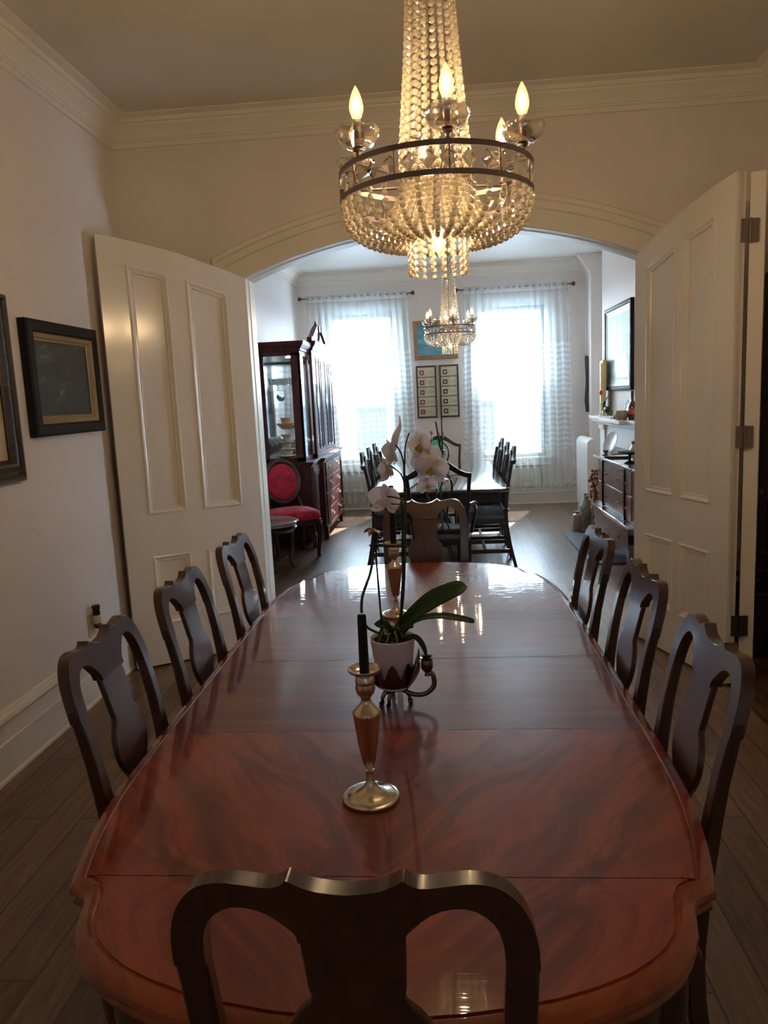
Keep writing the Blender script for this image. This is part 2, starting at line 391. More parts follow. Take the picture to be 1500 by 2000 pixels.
b.grid([[(x, YM, ZC) for x in xs], [(x, YM, arch(x-AX)) for x in xs], [(x, YM2, arch(x-AX)) for x in xs], [(x, YM2, ZC) for x in xs]], False, True)
struct(b.build('wall_middle', WALL))
# far wall with two window openings
WIN = [(-1.432, -.585), (.540, 1.385)]; WZ0, WZ1 = .64, 2.61
b = MB(); X0, X1 = XL-.1, XRF+.1
xsq = [X0, WIN[0][0], WIN[0][1], WIN[1][0], WIN[1][1], X1]
for i in range(5):
    if i in (1, 3): b.box(xsq[i], xsq[i+1], YF, YF+.22, 0, WZ0); b.box(xsq[i], xsq[i+1], YF, YF+.22, WZ1, ZC)
    else: b.box(xsq[i], xsq[i+1], YF, YF+.22, 0, ZC)
struct(b.build('wall_far', WALL))
# pier in the far right corner with a sloped corbel under the ceiling
poly = [(XRF, 0), (1.914, 0), (1.914, 2.93), (1.765, 3.158), (XRF, 3.158)]
struct(MB().prism(poly, 9.74, YF).build('wall_corner_pier', WALL))
struct(MB().box(1.85, XRF, 5.6, 8.78, 0, ZC).build('wall_chimney_breast', WALL))
# plaster lining of arch and casing
b = MB(); prof = [(0, 0), (0, .012), (.02, .018), (.06, .018), (.062, .010), (.105, .010), (.110, .022), (.150, .022), (.155, .034), (.180, .036), (.188, .024), (.188, 0)]
rows = []
path = [(-JX-0, z) for z in (.0, 1.0, 2.0)]
half = math.asin(JX/ARC_R)
def arc_pts(off, y):
    out = []
    rr = ARC_R+off; hh = half if off == 0 else math.asin(min(1, (JX+off)/rr)) if True else 0
    out = [(-(JX+off), y, z) for z in (0, 1, 2)]
    for i in range(41):
        a = -hh+2*hh*i/40; out.append((rr*math.sin(a), y, ARC_Z+rr*math.cos(a)))
    out += [((JX+off), y, z) for z in (2, 1, 0)]
    return [(x+AX, yy, z) for x, yy, z in out]
b.grid([arc_pts(o_, YM-h) for o_, h in prof])
b.grid([arc_pts(o_, YM2+h) for o_, h in prof])
struct(b.build('trim_arch_casing', TRIM, smooth=30))
b = MB(); b.grid([arc_pts(-.001, YM-.004), arc_pts(-.001, YM+.06), arc_pts(-.006, YM+.064), arc_pts(-.006, YM2-.06), arc_pts(-.001, YM2-.055), arc_pts(-.001, YM2+.004)])
struct(b.build('trim_arch_lining', TRIM, smooth=30))
# crown moulding, baseboards
def sweep_wall(path, prof, name, m_=TRIM):
    path = [Vector(p) for p in path]; rows = []
    for off, z in prof:
        row = []
        for i, p in enumerate(path):
            d1 = (p-path[i-1]).normalized() if i else None; d2 = (path[i+1]-p).normalized() if i < len(path)-1 else None
            n1 = Vector((-d1.y, d1.x)) if d1 else None; n2 = Vector((-d2.y, d2.x)) if d2 else None
            if n1 is None: mt = n2
            elif n2 is None: mt = n1
            else: mt = (n1+n2)/(1+n1.dot(n2))
            q = p+mt*off; row.append((q.x, q.y, z))
        rows.append(row)
    return struct(MB().grid(rows).build(name, m_, smooth=25))
CP = [(.157, ZC), (.157, ZC-.006), (.108, ZC-.012), (.108, ZC-.022), (.102, ZC-.032), (.088, ZC-.034), (.086, ZC-.046), (.070, ZC-.058), (.040, ZC-.086), (.034, ZC-.100), (.026, ZC-.104), (.024, ZC-.112), (.014, ZC-.116), (.012, ZC-.141), (0, ZC-.143)]
sweep_wall([(XR, YB), (XR, YM), (XL, YM), (XL, YB)], CP, 'trim_crown_dining_room')
sweep_wall([(XL, YF), (XL, YM2)], CP, 'trim_crown_far_left')
sweep_wall([(1.9, YF), (XL, YF)], CP, 'trim_crown_far')
BPF = [(.026, 0), (.026, .012), (.018, .02), (.018, .15), (.022, .153), (.022, .160), (.016, .164), (.016, .238), (.024, .244), (.030, .252), (.026, .268), (.012, .278), (.010, .288), (0, .290)]
sweep_wall([(XL, YM), (XL, YB)], BPF, 'baseboard_left')
sweep_wall([(XL, YF), (XL, YM2)], BPF, 'baseboard_far_left')
sweep_wall([(1.914, YF), (XL, YF)], BPF, 'baseboard_far')
sweep_wall([(1.914, 9.74), (1.914, YF)], BPF, 'baseboard_pier')
sweep_wall([(XR, YB), (XR, 3.58)], BPF, 'baseboard_right')
sweep_wall([(AX-JX-.2, YM), (XL, YM)], BPF, 'baseboard_middle_left')
sweep_wall([(XR, YM), (AX+JX+.2, YM)], BPF, 'baseboard_middle_right')

# windows
for wi, (a, c) in enumerate(WIN):
    wn = struct(empty('window_%d' % (wi+1), ((a+c)/2, YF, 0)))
    hw = (c-a)/2
    fn = lambda x, z, h: (x, -h, z)
    fr = MB().ring([(-hw, WZ0), (hw, WZ0), (hw, WZ1), (-hw, WZ1)], [(.0, -.2), (0, .012), (-.02, .02), (-.075, .02), (-.08, .032), (-.115, .032), (-.12, 0)], fn)
    struct(fr.build('window_casing', TRIM, wn, smooth=25))
    for s_, (z0, z1, yy) in enumerate(((WZ0, 1.70, .09), (1.66, WZ1, .14))):
        sh = MB().ring([(-hw, z0), (hw, z0), (hw, z1), (-hw, z1)], [(0, -yy-.02), (0, -yy+.02), (.045, -yy+.02), (.05, -yy+.01), (.05, -yy-.02)], fn)
        so_ = struct(sh.build('sash', TRIM, wn, smooth=25))
        struct(MB().box(-hw+.04, hw-.04, yy+.003, yy+.007, z0+.04, z1-.04).build('pane', PANE, so_))
    struct(MB().box(-hw+.01, hw-.01, .185, .187, WZ0, 1.69).build('insect_screen', SCREEN, wn))
    struct(MB().box(-hw-.13, hw+.13, -.05, .1, WZ0-.035, WZ0-.002).build('window_sill', TRIM, wn, bevel=.006))
    pn = MB()
    for z0, z1 in ((.235, .55),):
        pn.ring([(-hw+.02, z0), (hw-.02, z0), (hw-.02, z1), (-hw+.02, z1)], [(0, 0), (0, .02), (.02, .024), (.03, .012), (.045, .012), (.05, .0)], fn)
    pn.box(-hw-.12, hw+.12, -.012, 0, .2, WZ0-.03)
    struct(pn.build('apron_panel', TRIM, wn, smooth=25))

# street outside
mg = mat('street_grey', (.30, .32, .34), .8)
struct(MB().box(-40, 40, YF+.6, 60, -3.1, -3.0).build('ground_outside', mg))
bl = empty('neighbouring_house', (0, 26, -3), 0, 'pale grey house across the street behind the lace curtains', 'building')
MB().box(-16, 16, 0, 8, 0, 5.1).build('facade', mat('pale_siding', (.34, .40, .46), .8), bl)
for i in range(8):
    MB().box(-14+i*3.7, -13+i*3.7, -.05, 0, 2.6, 4.2).build('window', mat('dark_pane', (.08, .10, .13), .1), bl)

# doors: two folding leaves each side, hinged at the jambs
def door_leaf(root, s0, s1, T, panels, flip=1, side='left'):
    """outline in (s, z) measured from the jamb; local x = s along leaf, y = thickness"""
    ztop = lambda s: arch(JX-s)-.012
    N_ = 14; curve = [(lerp(s1, s0, i/N_), ztop(lerp(s1, s0, i/N_))) for i in range(N_+1)]
    core = MB().prism([(s0, .012), (s1, .012)]+curve, -T/2+.012, T/2-.012)
    struct(core.build('leaf_panel', DOORP, root, smooth=20))
    b = MB(); ps = panels
    e = [s0]+[q for p in ps for q in p]+[s1]
    for i in range(0, len(e), 2):    # stiles and muntins
        a_, c_ = e[i], e[i+1]; k = 6
        top = [(lerp(c_, a_, j/k), ztop(lerp(c_, a_, j/k))) for j in range(k+1)]
        b.prism([(a_, .012), (c_, .012)]+top, -T/2, T/2)
    mould = []
    tops = lambda s: ztop(s)-.145 + .0*s
    for (a_, c_) in ps:
        b.prism([(a_, .012), (c_, .012), (c_, .262), (a_, .262)], -T/2, T/2)
        b.prism([(a_, .652), (c_, .652), (c_, .917), (a_, .917)], -T/2, T/2)
        b.prism([(a_, tops(a_)), (c_, tops(c_)), (c_, ztop(c_)), (a_, ztop(a_))], -T/2, T/2)
        mould.append([(a_, .262), (c_, .262), (c_, .652), (a_, .652)]); mould.append([(a_, .917), (c_, .917), (c_, tops(c_)), (a_, tops(a_))])
    struct(b.build('stiles_and_rails', DOORP, root, smooth=20))
    for q in mould:
        mb = MB()
        for sg in (1, -1):
            mb.ring(q, [(-.010, T/2), (-.010, T/2+.004), (-.003, T/2+.007), (.006, T/2+.003), (.014, T/2-.003), (.020, T/2-.002), (.026, T/2-.011)], lambda a, z, h, sg=sg: (a, sg*h, z))
        struct(mb.build('panel_moulding', DOORP, root, smooth=30))
PN = [(.128, .342), (.462, .662)]
dl = struct(empty('door_1', (AX-JX, YM-.035, 0), math.atan2(-.44, -.70)))
door_leaf(dl, 0, .815, .045, PN)
dr = struct(empty('door_2', (1.155, YM-.02, 0), math.atan2(-.86, .255)))
door_leaf(dr, 0, .85, .05, [(.128, .385), (.465, .70)])
dirR = Vector((.27, -.86)).normalized(); pe = Vector((JX+.01, YM-.02))+dirR*.85
# narrow outer leaf folded back behind the right hand leaf
nl = struct(empty('door_3', (1.478, 3.695, 0), math.atan2(.94, .35)))
b = MB(); zt = lambda q: arch(JX-.85-q)-.012
b.prism([(0, .012), (.29, .012), (.29, zt(.28)), (.15, zt(.15)), (0, zt(0))], -.033, .033)
struct(b.build('leaf_panel', DOORP, nl, bevel=.003))
for z in (.31, 1.245, 2.19):
    h2 = MB(); h2.box(-.040, .040, -.004, .0, -.052, .052); h2.tube([(0, -.007, -.054), (0, -.007, .054)], .0065, 10)
    for zz in (-.035, 0, .035):
        h2.lathe([(.005, 0), (.004, .002)], (.024, -.0045, zz), 8, 'y'); h2.lathe([(.005, 0), (.004, .002)], (-.024, -.0045, zz), 8, 'y')
    hx = struct(h2.build('hinge', STEEL if z > 1 else IRON, nl)); hx.location = Matrix.Rotation(-nl.rotation_euler[2], 4, 'Z') @ Vector((1.440-1.478, 3.685-3.695, z)); hx.rotation_euler = (0, 0, -nl.rotation_euler[2])
# dark door in the right wall
dd = struct(empty('door_4', (XR, 4.06, 0)))
struct(MB().box(-.03, 0, -.45, .40, .01, 2.1).build('leaf', MAHD, dd, bevel=.003))
for z0, z1 in ((.25, .85), (1.05, 1.95)):
    mb = MB().ring([(-.32, z0), (.28, z0), (.28, z1), (-.32, z1)], [(0, .03), (0, .04), (.02, .043), (.03, .032), (.04, .03)], lambda a, z, h: (-h, a, z)); struct(mb.build('panel_moulding', MAHD, dd))
struct(MB().lathe([(.022, 0), (.010, -.008), (.007, -.03), (.018, -.04), (.026, -.052), (.022, -.062), (.008, -.066)], (-.03, .36, .87), 16, 'x').build('door_knob', mat('milk_glass_knob', (.35, .33, .30), .2, coat=1), dd))

# ------------------------------------------------------------------ big dining table
TX, TY, TZ = -.118, 2.061, .76
table = empty('dining_table', (TX, TY, 0), 0, 'long glossy mahogany dining table with shaped ends, laid with an orchid and candlesticks', 'table')
EP = [(-.032, 0), (-.031, -.003), (-.028, -.003), (-.026, -.001), (-.020, -.002), (-.010, -.006), (-.002, -.012), (0, -.018), (-.002, -.024), (-.009, -.027), (-.009, -.032), (-.004, -.036), (-.006, -.042), (-.030, -.045)]
HW = [(0, .568), (.25, .561), (.40, .542), (.50, .520), (.540, .508)]
def end_half():                       # (distance from seam, half width), from seam to the tip of the end
    pts = [(d, ev(HW, d)) for d in [i*.540/14 for i in range(15)]]
    pts += [(.549, .490), (.560, .474), (.575, .466), (.60, .461), (.63, .453), (.66, .440), (.69, .419), (.717, .390), (.742, .355), (.766, .307), (.787, .252), (.804, .190), (.816, .125), (.823, .06), (.825, .02), (.825, 0)]
    return pts
def top_piece(name, m_, pts, sgn, y0):
    P = [Vector((hw, y0+sgn*d)) for d, hw in pts]; n_ = len(P); nor = []
    for i in range(n_):
        a = P[max(i-1, 0)]; c = P[min(i+1, n_-1)]; d = (c-a).normalized(); q = Vector((d.y, -d.x))*sgn
        if q.x < -.2: q = -q
        if i == n_-1 and pts[-1][1] == 0: q = Vector((0, sgn))
        if i == 0 or (i == n_-1 and pts[-1][1] > 0): q = Vector((1, 0))
        nor.append(q)
    b = MB(); rows = []
    for off, dz in EP: rows.append([(max(0, P[i].x+nor[i].x*off), P[i].y+nor[i].y*off, TZ+dz) for i in range(n_)])
    b.grid(rows); b.grid([[(-x, y, z) for x, y, z in r] for r in rows])
    for k, fl in ((0, 1), (-1, -1)):
        R = rows[k]; b.grid([[(lerp(-x, x, u/4), y, z) for u in range(5)] for x, y, z in R])
    b.build(name, m_, table, smooth=28)
E_ = end_half(); LW = .466
top_piece('tabletop_end', TOP, E_, -1, -LW); top_piece('tabletop_end', TOP, E_, 1, LW)
for y0 in (-LW+.0016, .0016):
    top_piece('tabletop_leaf', LEAF_V, [(i*(LW-.0032)/4, .568) for i in range(5)], 1, y0)
b = MB(); out = []
for d, hw in E_: out.append((hw-.055, LW+d-.0))
half_ = [(p[0] if p[0] > 0 else 0, min(p[1], LW+.825-.055)) for p in out]
loop = half_+[(-x, y) for x, y in half_[::-1]]; loop = loop+[(-x, -y) for x, y in loop]
b.grid([[(x, y, TZ-.04) for x, y in loop], [(x, y, TZ-.115) for x, y in loop], [(x*1.008, y*1.004, TZ-.125) for x, y in loop], [(x*.96, y*.985, TZ-.128) for x, y in loop], [(x*.96, y*.985, TZ-.04) for x, y in loop]], True)
b.build('apron', MAHD, table, smooth=30)
for sx in (-1, 1):
    for sy in (-1, 1):
        b = MB(); pts = [(.402, .985, .70), (.415, 1.0, .62), (.418, 1.005, .54), (.405, .995, .40), (.395, .985, .25), (.40, .99, .10), (.425, 1.01, .04), (.43, 1.015, .0)]
        b.tube([(sx*x, sy*y, z) for x, y, z in spline(pts, 22)], [ev([(0, .048), (.15, .052), (.3, .046), (.5, .033), (.75, .021), (.88, .024), (1, .034)], i/21) for i in range(22)], 14)
        lg = b.build('leg', MAHD, table, smooth=50)
        sc_ = MB(); cx0, cy0 = .44, 1.02
        sp = [(sx*(cx0+.030*math.cos(a_)*(1-a_/9)), sy*(cy0+.004), .655+.030*math.sin(a_)*(1-a_/9)) for a_ in [i*.35 for i in range(24)]]
        sc_.tube(sp, [.014-.0004*i for i in range(24)], 8); sc_.build('carved_scroll', MAHD, lg, smooth=50)

# ------------------------------------------------------------------ splat-back chairs
REC = [(0, -.275), (.2, -.232), (.45, -.200), (.76, -.226), (.90, -.252), (1.03, -.286)]
def rec(z): return ev(REC, z)
def slab(rows, t_, fn, nx=6):         # rows [(z, half)], thickness t_, solid
    b = MB(); g = []
    for z, h in rows:
        f_ = [fn(lerp(-h, h, i/nx), -t_/2, z) for i in range(nx+1)]; k_ = [fn(lerp(h, -h, i/nx), t_/2, z) for i in range(nx+1)]
        g.append(f_+k_)
    b.grid(g, True); n_ = 2*(nx+1)
    for base_ in (0, (len(g)-1)*n_):
        for i in range(nx): b.f.append((base_+i, base_+i+1, base_+n_-2-i, base_+n_-1-i))
    return b
def splat_chair():
    r = empty('dining_chair')
    bend = lambda x, y, z: (x, y+rec(z)-.10*x*x*4*0, z)
    topk = [(0, 1.012), (.03, 1.016), (.048, 1.024), (.060, 1.031), (.066, 1.0255), (.078, 1.0215), (.10, 1.0245), (.130, 1.0285), (.155, 1.022), (.175, 1.002), (.188, .975), (.195, .945), (.198, .915)]
    botk = [(0, .942), (.0575, .942), (.0580, .952), (.066, .964), (.085, .984), (.110, .994), (.132, .990), (.148, .975), (.157, .955), (.161, .93), (.1625, .905)]
    xs_ = [0, .015, .03, .04, .048, .054, .0575, .058, .060, .062, .064, .068, .075, .085, .097, .11, .122, .133, .143, .150, .155, .159, .161, .1625]
    def col_(x): return (x, ev(botk, x), ev(topk, x))
    cols = [col_(x) for x in xs_]+[(x, .905, ev(topk, x)) for x in (.168, .175, .182, .188, .193, .196, .198)]
    full = [(-x, a, c) for x, a, c in cols[::-1]]+cols[1:]
    b = MB().sheet(full, -.0115, .0115, bend)
    b.build('crest_rail', MAH, r, smooth=40, bevel=.004)
    rows = [(.943, .0575), (.92, .0570), (.89, .0555), (.87, .055), (.855, .052), (.845, .055), (.830, .070), (.812, .080), (.795, .0835), (.775, .083), (.755, .076), (.735, .064), (.722, .052), (.712, .046), (.704, .050), (.695, .056), (.66, .054), (.60, .050), (.53, .058), (.47, .075)]
    slab(rows, .013, bend, 6).build('splat', MAH, r, smooth=40, bevel=.003)
    for s in (-1, 1):
        zs = [.935, .915, .88, .82, .74, .66, .58, .50, .45, .38, .28, .18, .08, 0]
        b = MB().bar([(s*ev([(0, .168), (.45, .165), (.7, .176), (.915, .1802)], z), rec(z), z) for z in zs], [ev([(0, .028), (.45, .038), (.915, .0355)], z) for z in zs], [ev([(0, .03), (.45, .034), (.8, .024), (.915, .0215)], z) for z in zs])
        b.build('leg', MAH, r, smooth=40, bevel=.004)
        pts = [(s*.200, .150, .43), (s*.207, .160, .36), (s*.200, .153, .25), (s*.190, .143, .12), (s*.197, .155, .04), (s*.200, .160, 0)]
        MB().tube(spline(pts, 16), [ev([(0, .032), (.2, .033), (.5, .02), (.8, .015), (1, .028)], i/15) for i in range(16)], 10).build('leg', MAH, r, smooth=50)
    poly = [(-.178, -.21), (.178, -.21), (.232, .175), (-.232, .175)]
    MB().prism(poly, .405, .455, lambda a, b_, c: (a, b_, c)).build('seat_rail', MAH, r, bevel=.006)
    rows = [[(x*f_, y*f_, z) for x, y in [(lerp(p[0], q[0], i/5), lerp(p[1], q[1], i/5)) for p, q in zip(poly, poly[1:]+poly[:1]) for i in range(5)]] for f_, z in ((.93, .455), (.94, .470), (.88, .484), (.6, .492), (.02, .494))]
    MB().grid(rows, True).build('seat', SEATF, r, smooth=50)
    MB().box(-.165, .165, -.214, -.196, .455, .49).build('shoe_rail', MAH, r, bevel=.004)
    return r
proto = splat_chair()
# (x, y of the back at table height, heading), label
CH = [((TX+.005, .748), 0, 'mahogany splat-back chair with its back to the viewer at the near end of the table'),
      ((-.712, 1.522), -PI/2+.05, 'mahogany splat-back chair nearest the viewer along the wall with the pictures'),
      ((-.715, 2.04), -PI/2+.02, 'middle one of three mahogany splat-back chairs on the picture-wall side of the table'),
      ((-.713, 2.60), -PI/2, 'mahogany splat-back chair farthest along the picture-wall side of the big table'),
      ((.464, 1.435), PI/2-.04, 'glossy splat-back chair nearest the viewer on the side of the hinged folding door'),
      ((.473, 1.97), PI/2-.02, 'middle one of three splat-back chairs on the hinged-door side of the table'),
      ((.468, 2.52), PI/2, 'splat-back chair farthest along the hinged-door side of the big table'),
      ((TX+.028, 3.402), PI, 'reddish splat-back chair at the far head of the table behind the orchid')]
for i, ((bx, by), hd, lb) in enumerate(CH):
    o = proto if i == 0 else copy_tree(proto)
    # back at z=.76 sits at local y=-.226
    dx, dy = -math.sin(hd)*-.226, math.cos(hd)*-.226
    o.location = (bx-dx, by-dy, 0); o.rotation_euler = (0, 0, hd)
    tag(o, lb, 'chair', 'splat-back chairs round the long table')

# ------------------------------------------------------------------ things on the table
def candlestick(name, loc, label, clen, tilt=0):
    r = empty(name, loc, 0, label, 'candlestick', 'pair of silver candlesticks on the long table')
    pr = [(.001, 0), (.052, 0), (.054, .003), (.0535, .007), (.050, .009), (.045, .009), (.043, .0115), (.032, .014), (.026, .017), (.016, .023), (.010, .031), (.0075, .042), (.0065, .054), (.0095, .056), (.0095, .059), (.006, .061), (.0075, .066), (.012, .074), (.016, .095), (.020, .12), (.0235, .15), (.0255, .166), (.0265, .172), (.0255, .176), (.020, .182), (.013, .189), (.0095, .194), (.0085, .200), (.0115, .206), (.0165, .211), (.0185, .219), (.0175, .228), (.0175, .232), (.0185, .236), (.016, .243), (.0135, .2465), (.0225, .2485), (.029, .2535), (.031, .257), (.0305, .259), (.0285, .2565), (.020, .251), (.0105, .250)]
    MB().lathe(pr, (0, 0, 0), 40).build('stick_body', SILVER, r, smooth=45)
    return r
def taper(loc, length, r0, r1, label, rot=(0, 0, 0), grp=None, m_=WAX):
    o = MB().lathe([(r0*.98, 0), (r0, .004), (lerp(r0, r1, .5), length*.5), (r1, length-.005), (r1*.85, length-.001), (r1*.2, length)], (0, 0, 0), 20).build('taper_candle', m_, None, smooth=45)
    o.location = loc; o.rotation_euler = rot; tag(o, label, 'candle', grp); return o
candlestick('silver_candlestick', (-.156, 1.305, .76), 'silver candlestick standing in front of the orchid pot, nearest the viewer', .11)
taper((-.156, 1.305, 1.0105), .112, .0095, .0082, 'short black candle in the silver candlestick nearest the viewer')
candlestick('silver_candlestick', (-.176, 2.50, .76), 'silver candlestick half hidden behind the orchid stems and pot', .2)
taper((-.176, 2.50, 1.0105), .205, .0110, .009, 'tall black candle behind the orchid stems, in front of the end chair')

# leaf-cup holder, pot and orchid
PX, PY = -.137, 1.765
hd = empty('metal_plant_holder', (PX, PY, .76), 0, 'tarnished silver tulip-shaped holder with petal rim carrying the white orchid pot', 'plant holder')
b = MB(); rows = []; nn = 72
for k, (r_, z) in enumerate([(.004, .028), (.022, .030), (.036, .037), (.045, .050), (.0495, .065), (.052, .078), (.0535, .088)]):
    rows.append([((r_)*math.cos(2*PI*i/nn), r_*math.sin(2*PI*i/nn), z + (max(0, (k-3)/3)*.022*(abs(math.cos(4*2*PI*i/nn))*2-1))) for i in range(nn)])
b.grid(rows, True); b.build('petal_cup', TARN, hd, smooth=60)
b = MB()
for a in (-.35, 1.75, 3.85, -1.9+0):
    c_, s_ = math.cos(a), math.sin(a)
    MB().tube(spline([(c_*.018, s_*.018, .034), (c_*.034, s_*.034, .026), (c_*.040, s_*.040, .014), (c_*.038, s_*.038, .006), (c_*.046, s_*.046, .0045)], 10), [.007, .007, .006, .005, .005, .0045, .0045, .005, .006, .006], 8).build('foot', TARN, hd, smooth=60)
MB().tube(spline([(.02, -.01, .034), (.045, -.022, .026), (.075, -.028, .028), (.098, -.028, .048), (.096, -.028, .078), (.083, -.028, .083)], 20), .0062, 8).build('arm', TARN, hd, smooth=60)
MB().lathe([(.002, .072), (.007, .075), (.006, .080), (.004, .083), (.010, .087), (.0145, .095), (.0145, .108), (.0125, .116), (.0165, .121), (.0165, .123), (.011, .121), (.011, .10), (.001, .10)], (.083, -.028, -.0), 20).build('candle_cup', TARN, hd, smooth=50)
for a, h_, r_ in ((.25, .118, .052), (-.45, .10, .056), (3.3, .07, .055), (2.7, .06, .055)):
    c_, s_ = math.cos(a), math.sin(a); b = MB(); rows = []
    for k in range(9):
        t_ = k/8; wd = .019*math.sin(PI*min(1, .12+t_*.88))**.8; rr = .035+ (r_-.030)*math.sin(t_*PI*.55)+.010*t_
        rows.append([(c_*rr-s_*u*wd, s_*rr+c_*u*wd, .035+h_*t_*.8) for u in (-1, -.5, 0, .5, 1)])
    b.grid(rows); o = b.build('leaf_spray', TARN, hd, smooth=60); so2 = o.modifiers.new('s', 'SOLIDIFY'); so2.thickness = .0025
pot = MB().lathe([(.001, .0), (.038, .0), (.041, .004), (.0555, .122), (.0565, .126), (.0545, .1275), (.0525, .124), (.051, .112), (.001, .110)], (0, 0, 0), 48).build('plant_pot', WHITE, None, smooth=50)
pot.location = (PX, PY, .7985); tag(pot, 'white tapered ceramic pot holding the orchid in the middle of the long table', 'plant pot')
orch = empty('orchid', (PX, PY, .905), 0, 'white moth orchid on arching stems growing from the white pot', 'orchid')
b = MB()
for i in range(60):
    a = random.random()*2*PI; r_ = .046*math.sqrt(random.random()); s_ = random.uniform(.005, .011)
    b.blob((r_*math.cos(a), r_*math.sin(a), .008+random.random()*.006), s_, s_*.7, s_*.5, 6)
b.build('bark', SOIL, orch, smooth=0)
for i in range(9):
    a = i*.7+.2; c_, s_ = math.cos(a), math.sin(a); q = random.uniform(.028, .045)
    MB().tube(spline([(c_*.008, s_*.008, .028), (c_*q*.6, s_*q*.6, .042+random.uniform(-.008, .01)), (c_*q, s_*q, .02), (c_*q*1.05+.01*s_, s_*q*1.05, .004)], 10), .0028, 6).build('aerial_root', ROOT, orch, smooth=60)
def leaf(pts, wid, nrm=(0, 0, 1), fold=.25, name='leaf', m_=LEAFM, parent=None, thick=.0012, n_=14):
    P = [Vector(p) for p in spline(pts, n_)]; rows = []
    for i, p in enumerate(P):
        t_ = i/(n_-1); d = (P[min(i+1, n_-1)]-P[max(0, i-1)]).normalized(); s_ = d.cross(Vector(nrm)).normalized(); u_ = s_.cross(d)
        w_ = wid*(ev([(0, .35), (.25, .72), (.5, 1), (.75, .82), (.9, .42), (1, .02)], t_))
        rows.append([tuple(p+s_*w_*k+u_*abs(k)*w_*fold) for k in (-1, -.6, 0, .6, 1)])
    o = MB().grid(rows).build(name, m_, parent, smooth=60); sm = o.modifiers.new('s', 'SOLIDIFY'); sm.thickness = thick; return o
leaf([(.0, 0, .025), (.04, -.01, .065), (.10, -.02, .112), (.165, -.02, .142), (.186, -.02, .147)], .031, (-.5, -.55, .85), parent=orch)
leaf([(.01, 0, .02), (.06, .01, .058), (.12, .01, .068), (.19, .0, .058), (.202, 0, .052)], .010, (-.2, -.5, .85), parent=orch)
leaf([(.0, 0, .03), (-.02, 0, .052), (-.045, .01, .052)], .014, (0, -.6, .8), parent=orch)
leaf([(.02, -.02, .02), (.055, -.03, .030), (.075, -.035, .008), (.085, -.04, -.025)], .008, (.6, -.6, .3), parent=orch)
leaf([(.02, .01, .02), (.04, .01, .044), (.052, .01, .040)], .012, (0, -.4, .9), parent=orch)
def rel(px, py, y=PY):               # offsets measured on the orchid: metres from the pot axis
    return None
# stakes and stems (local coordinates, metres)
MB().tube([(-.024, 0, .01), (-.030, -.004, .20), (-.032, 0, .475)], .0024, 8).build('stake', STAKE, orch)
MB().tube([(.018, 0, .01), (.032, .0, .18), (.038, 0, .36)], .0026, 8).build('stake', STAKE, orch)
MB().tube([(-.046, 0, .252), (.052, 0, .246)], .0030, 8).build('cross_stick', STAKE, orch)
s1 = MB().tube(spline([(-.005, 0, .02), (-.035, -.01, .035), (-.066, -.015, .060), (-.070, -.01, .12), (-.045, -.005, .19), (-.036, 0, .25), (-.036, 0, .285)], 34), [.0035]*34, 8).build('flower_stem', STEM, orch, smooth=60)
MB().tube(spline([(.012, 0, .02), (.030, .002, .12), (.040, 0, .25), (.045, 0, .34), (.046, 0, .43), (.048, 0, .455)], 30), [.0038-.00004*i for i in range(30)], 8).build('flower_stem', STEM, orch, smooth=60)
for pts, r_ in (([(.046, 0, .40), (.036, 0, .425), (.012, 0, .445)], .0020), ([(.047, 0, .44), (.040, -.01, .475), (.020, 0, .505)], .0020), ([(.046, 0, .41), (.060, 0, .418), (.082, 0, .432)], .0050),
                ([(.046, 0, .385), (.060, 0, .388), (.078, -.005, .40)], .0018), ([(.046, 0, .36), (.020, -.005, .368), (.0, -.01, .372)], .0022), ([(.046, 0, .35), (.015, -.005, .352), (-.006, -.012, .36)], .0016), ([(.048, 0, .455), (.052, -.01, .49), (.062, -.01, .52)], .0020)):
    MB().tube(spline(pts, 8), r_, 6).build('pedicel', STEM, orch, smooth=60)
def petal(mb, L, W, ang, curl=.15, M=None, n_=8):
    rows = []
    for i in range(n_+1):
        t_ = i/n_; w_ = W*math.sin(PI*(.06+.90*t_**.85))**.75*(1 if t_ < 1 else .3); rows.append([(u*w_, L*t_, curl*L*(t_*t_-.3*t_)+ -.12*w_*u*u) for u in (-1, -.66, -.33, 0, .33, .66, 1)])
    R = Matrix.Rotation(ang, 4, 'Z')
    mb.grid([[tuple(M @ R @ Vector(p)) for p in r] for r in rows])
def flower(c, nrm, up_=(0, 0, 1), s=1.0, name='flower', m_=PETAL, roll=0, cup=.15):
    z = Vector(nrm).normalized(); x = Vector(up_).cross(z).normalized(); y = z.cross(x)
    M = Matrix((x, y, z)).transposed().to_4x4(); M.translation = Vector(c); M = M @ Matrix.Rotation(roll, 4, 'Z') @ Matrix.Scale(s, 4)
    b = MB()
    petal(b, .040, .014, 0, cup, M); petal(b, .040, .013, 2.2, cup, M); petal(b, .040, .013, -2.2, cup, M)
    M2 = M @ Matrix.Translation((0, 0, .002)); petal(b, .044, .026, 1.25, cup*.6, M2); petal(b, .044, .026, -1.25, cup*.6, M2)
    o = b.build(name, m_, orch, smooth=60); sm = o.modifiers.new('s', 'SOLIDIFY'); sm.thickness = .0009
    l = MB(); l.blob((0, -.008, .006), .006, .008, .007, 8); l.blob((.008, -.004, .009), .004, .007, .005, 6); l.blob((-.008, -.004, .009), .004, .007, .005, 6); l.blob((0, .003, .006), .004, .004, .006, 6)
    l.v = [tuple(M @ Vector(p)) for p in l.v]; l.build('flower_lip', YEL, o, smooth=60)
flower((.088, -.01, .487), (-.75, -.75, -.05), s=.95, roll=.2)
flower((.112, -.015, .432), (-.25, -1, .0), s=1.0, roll=-.15)
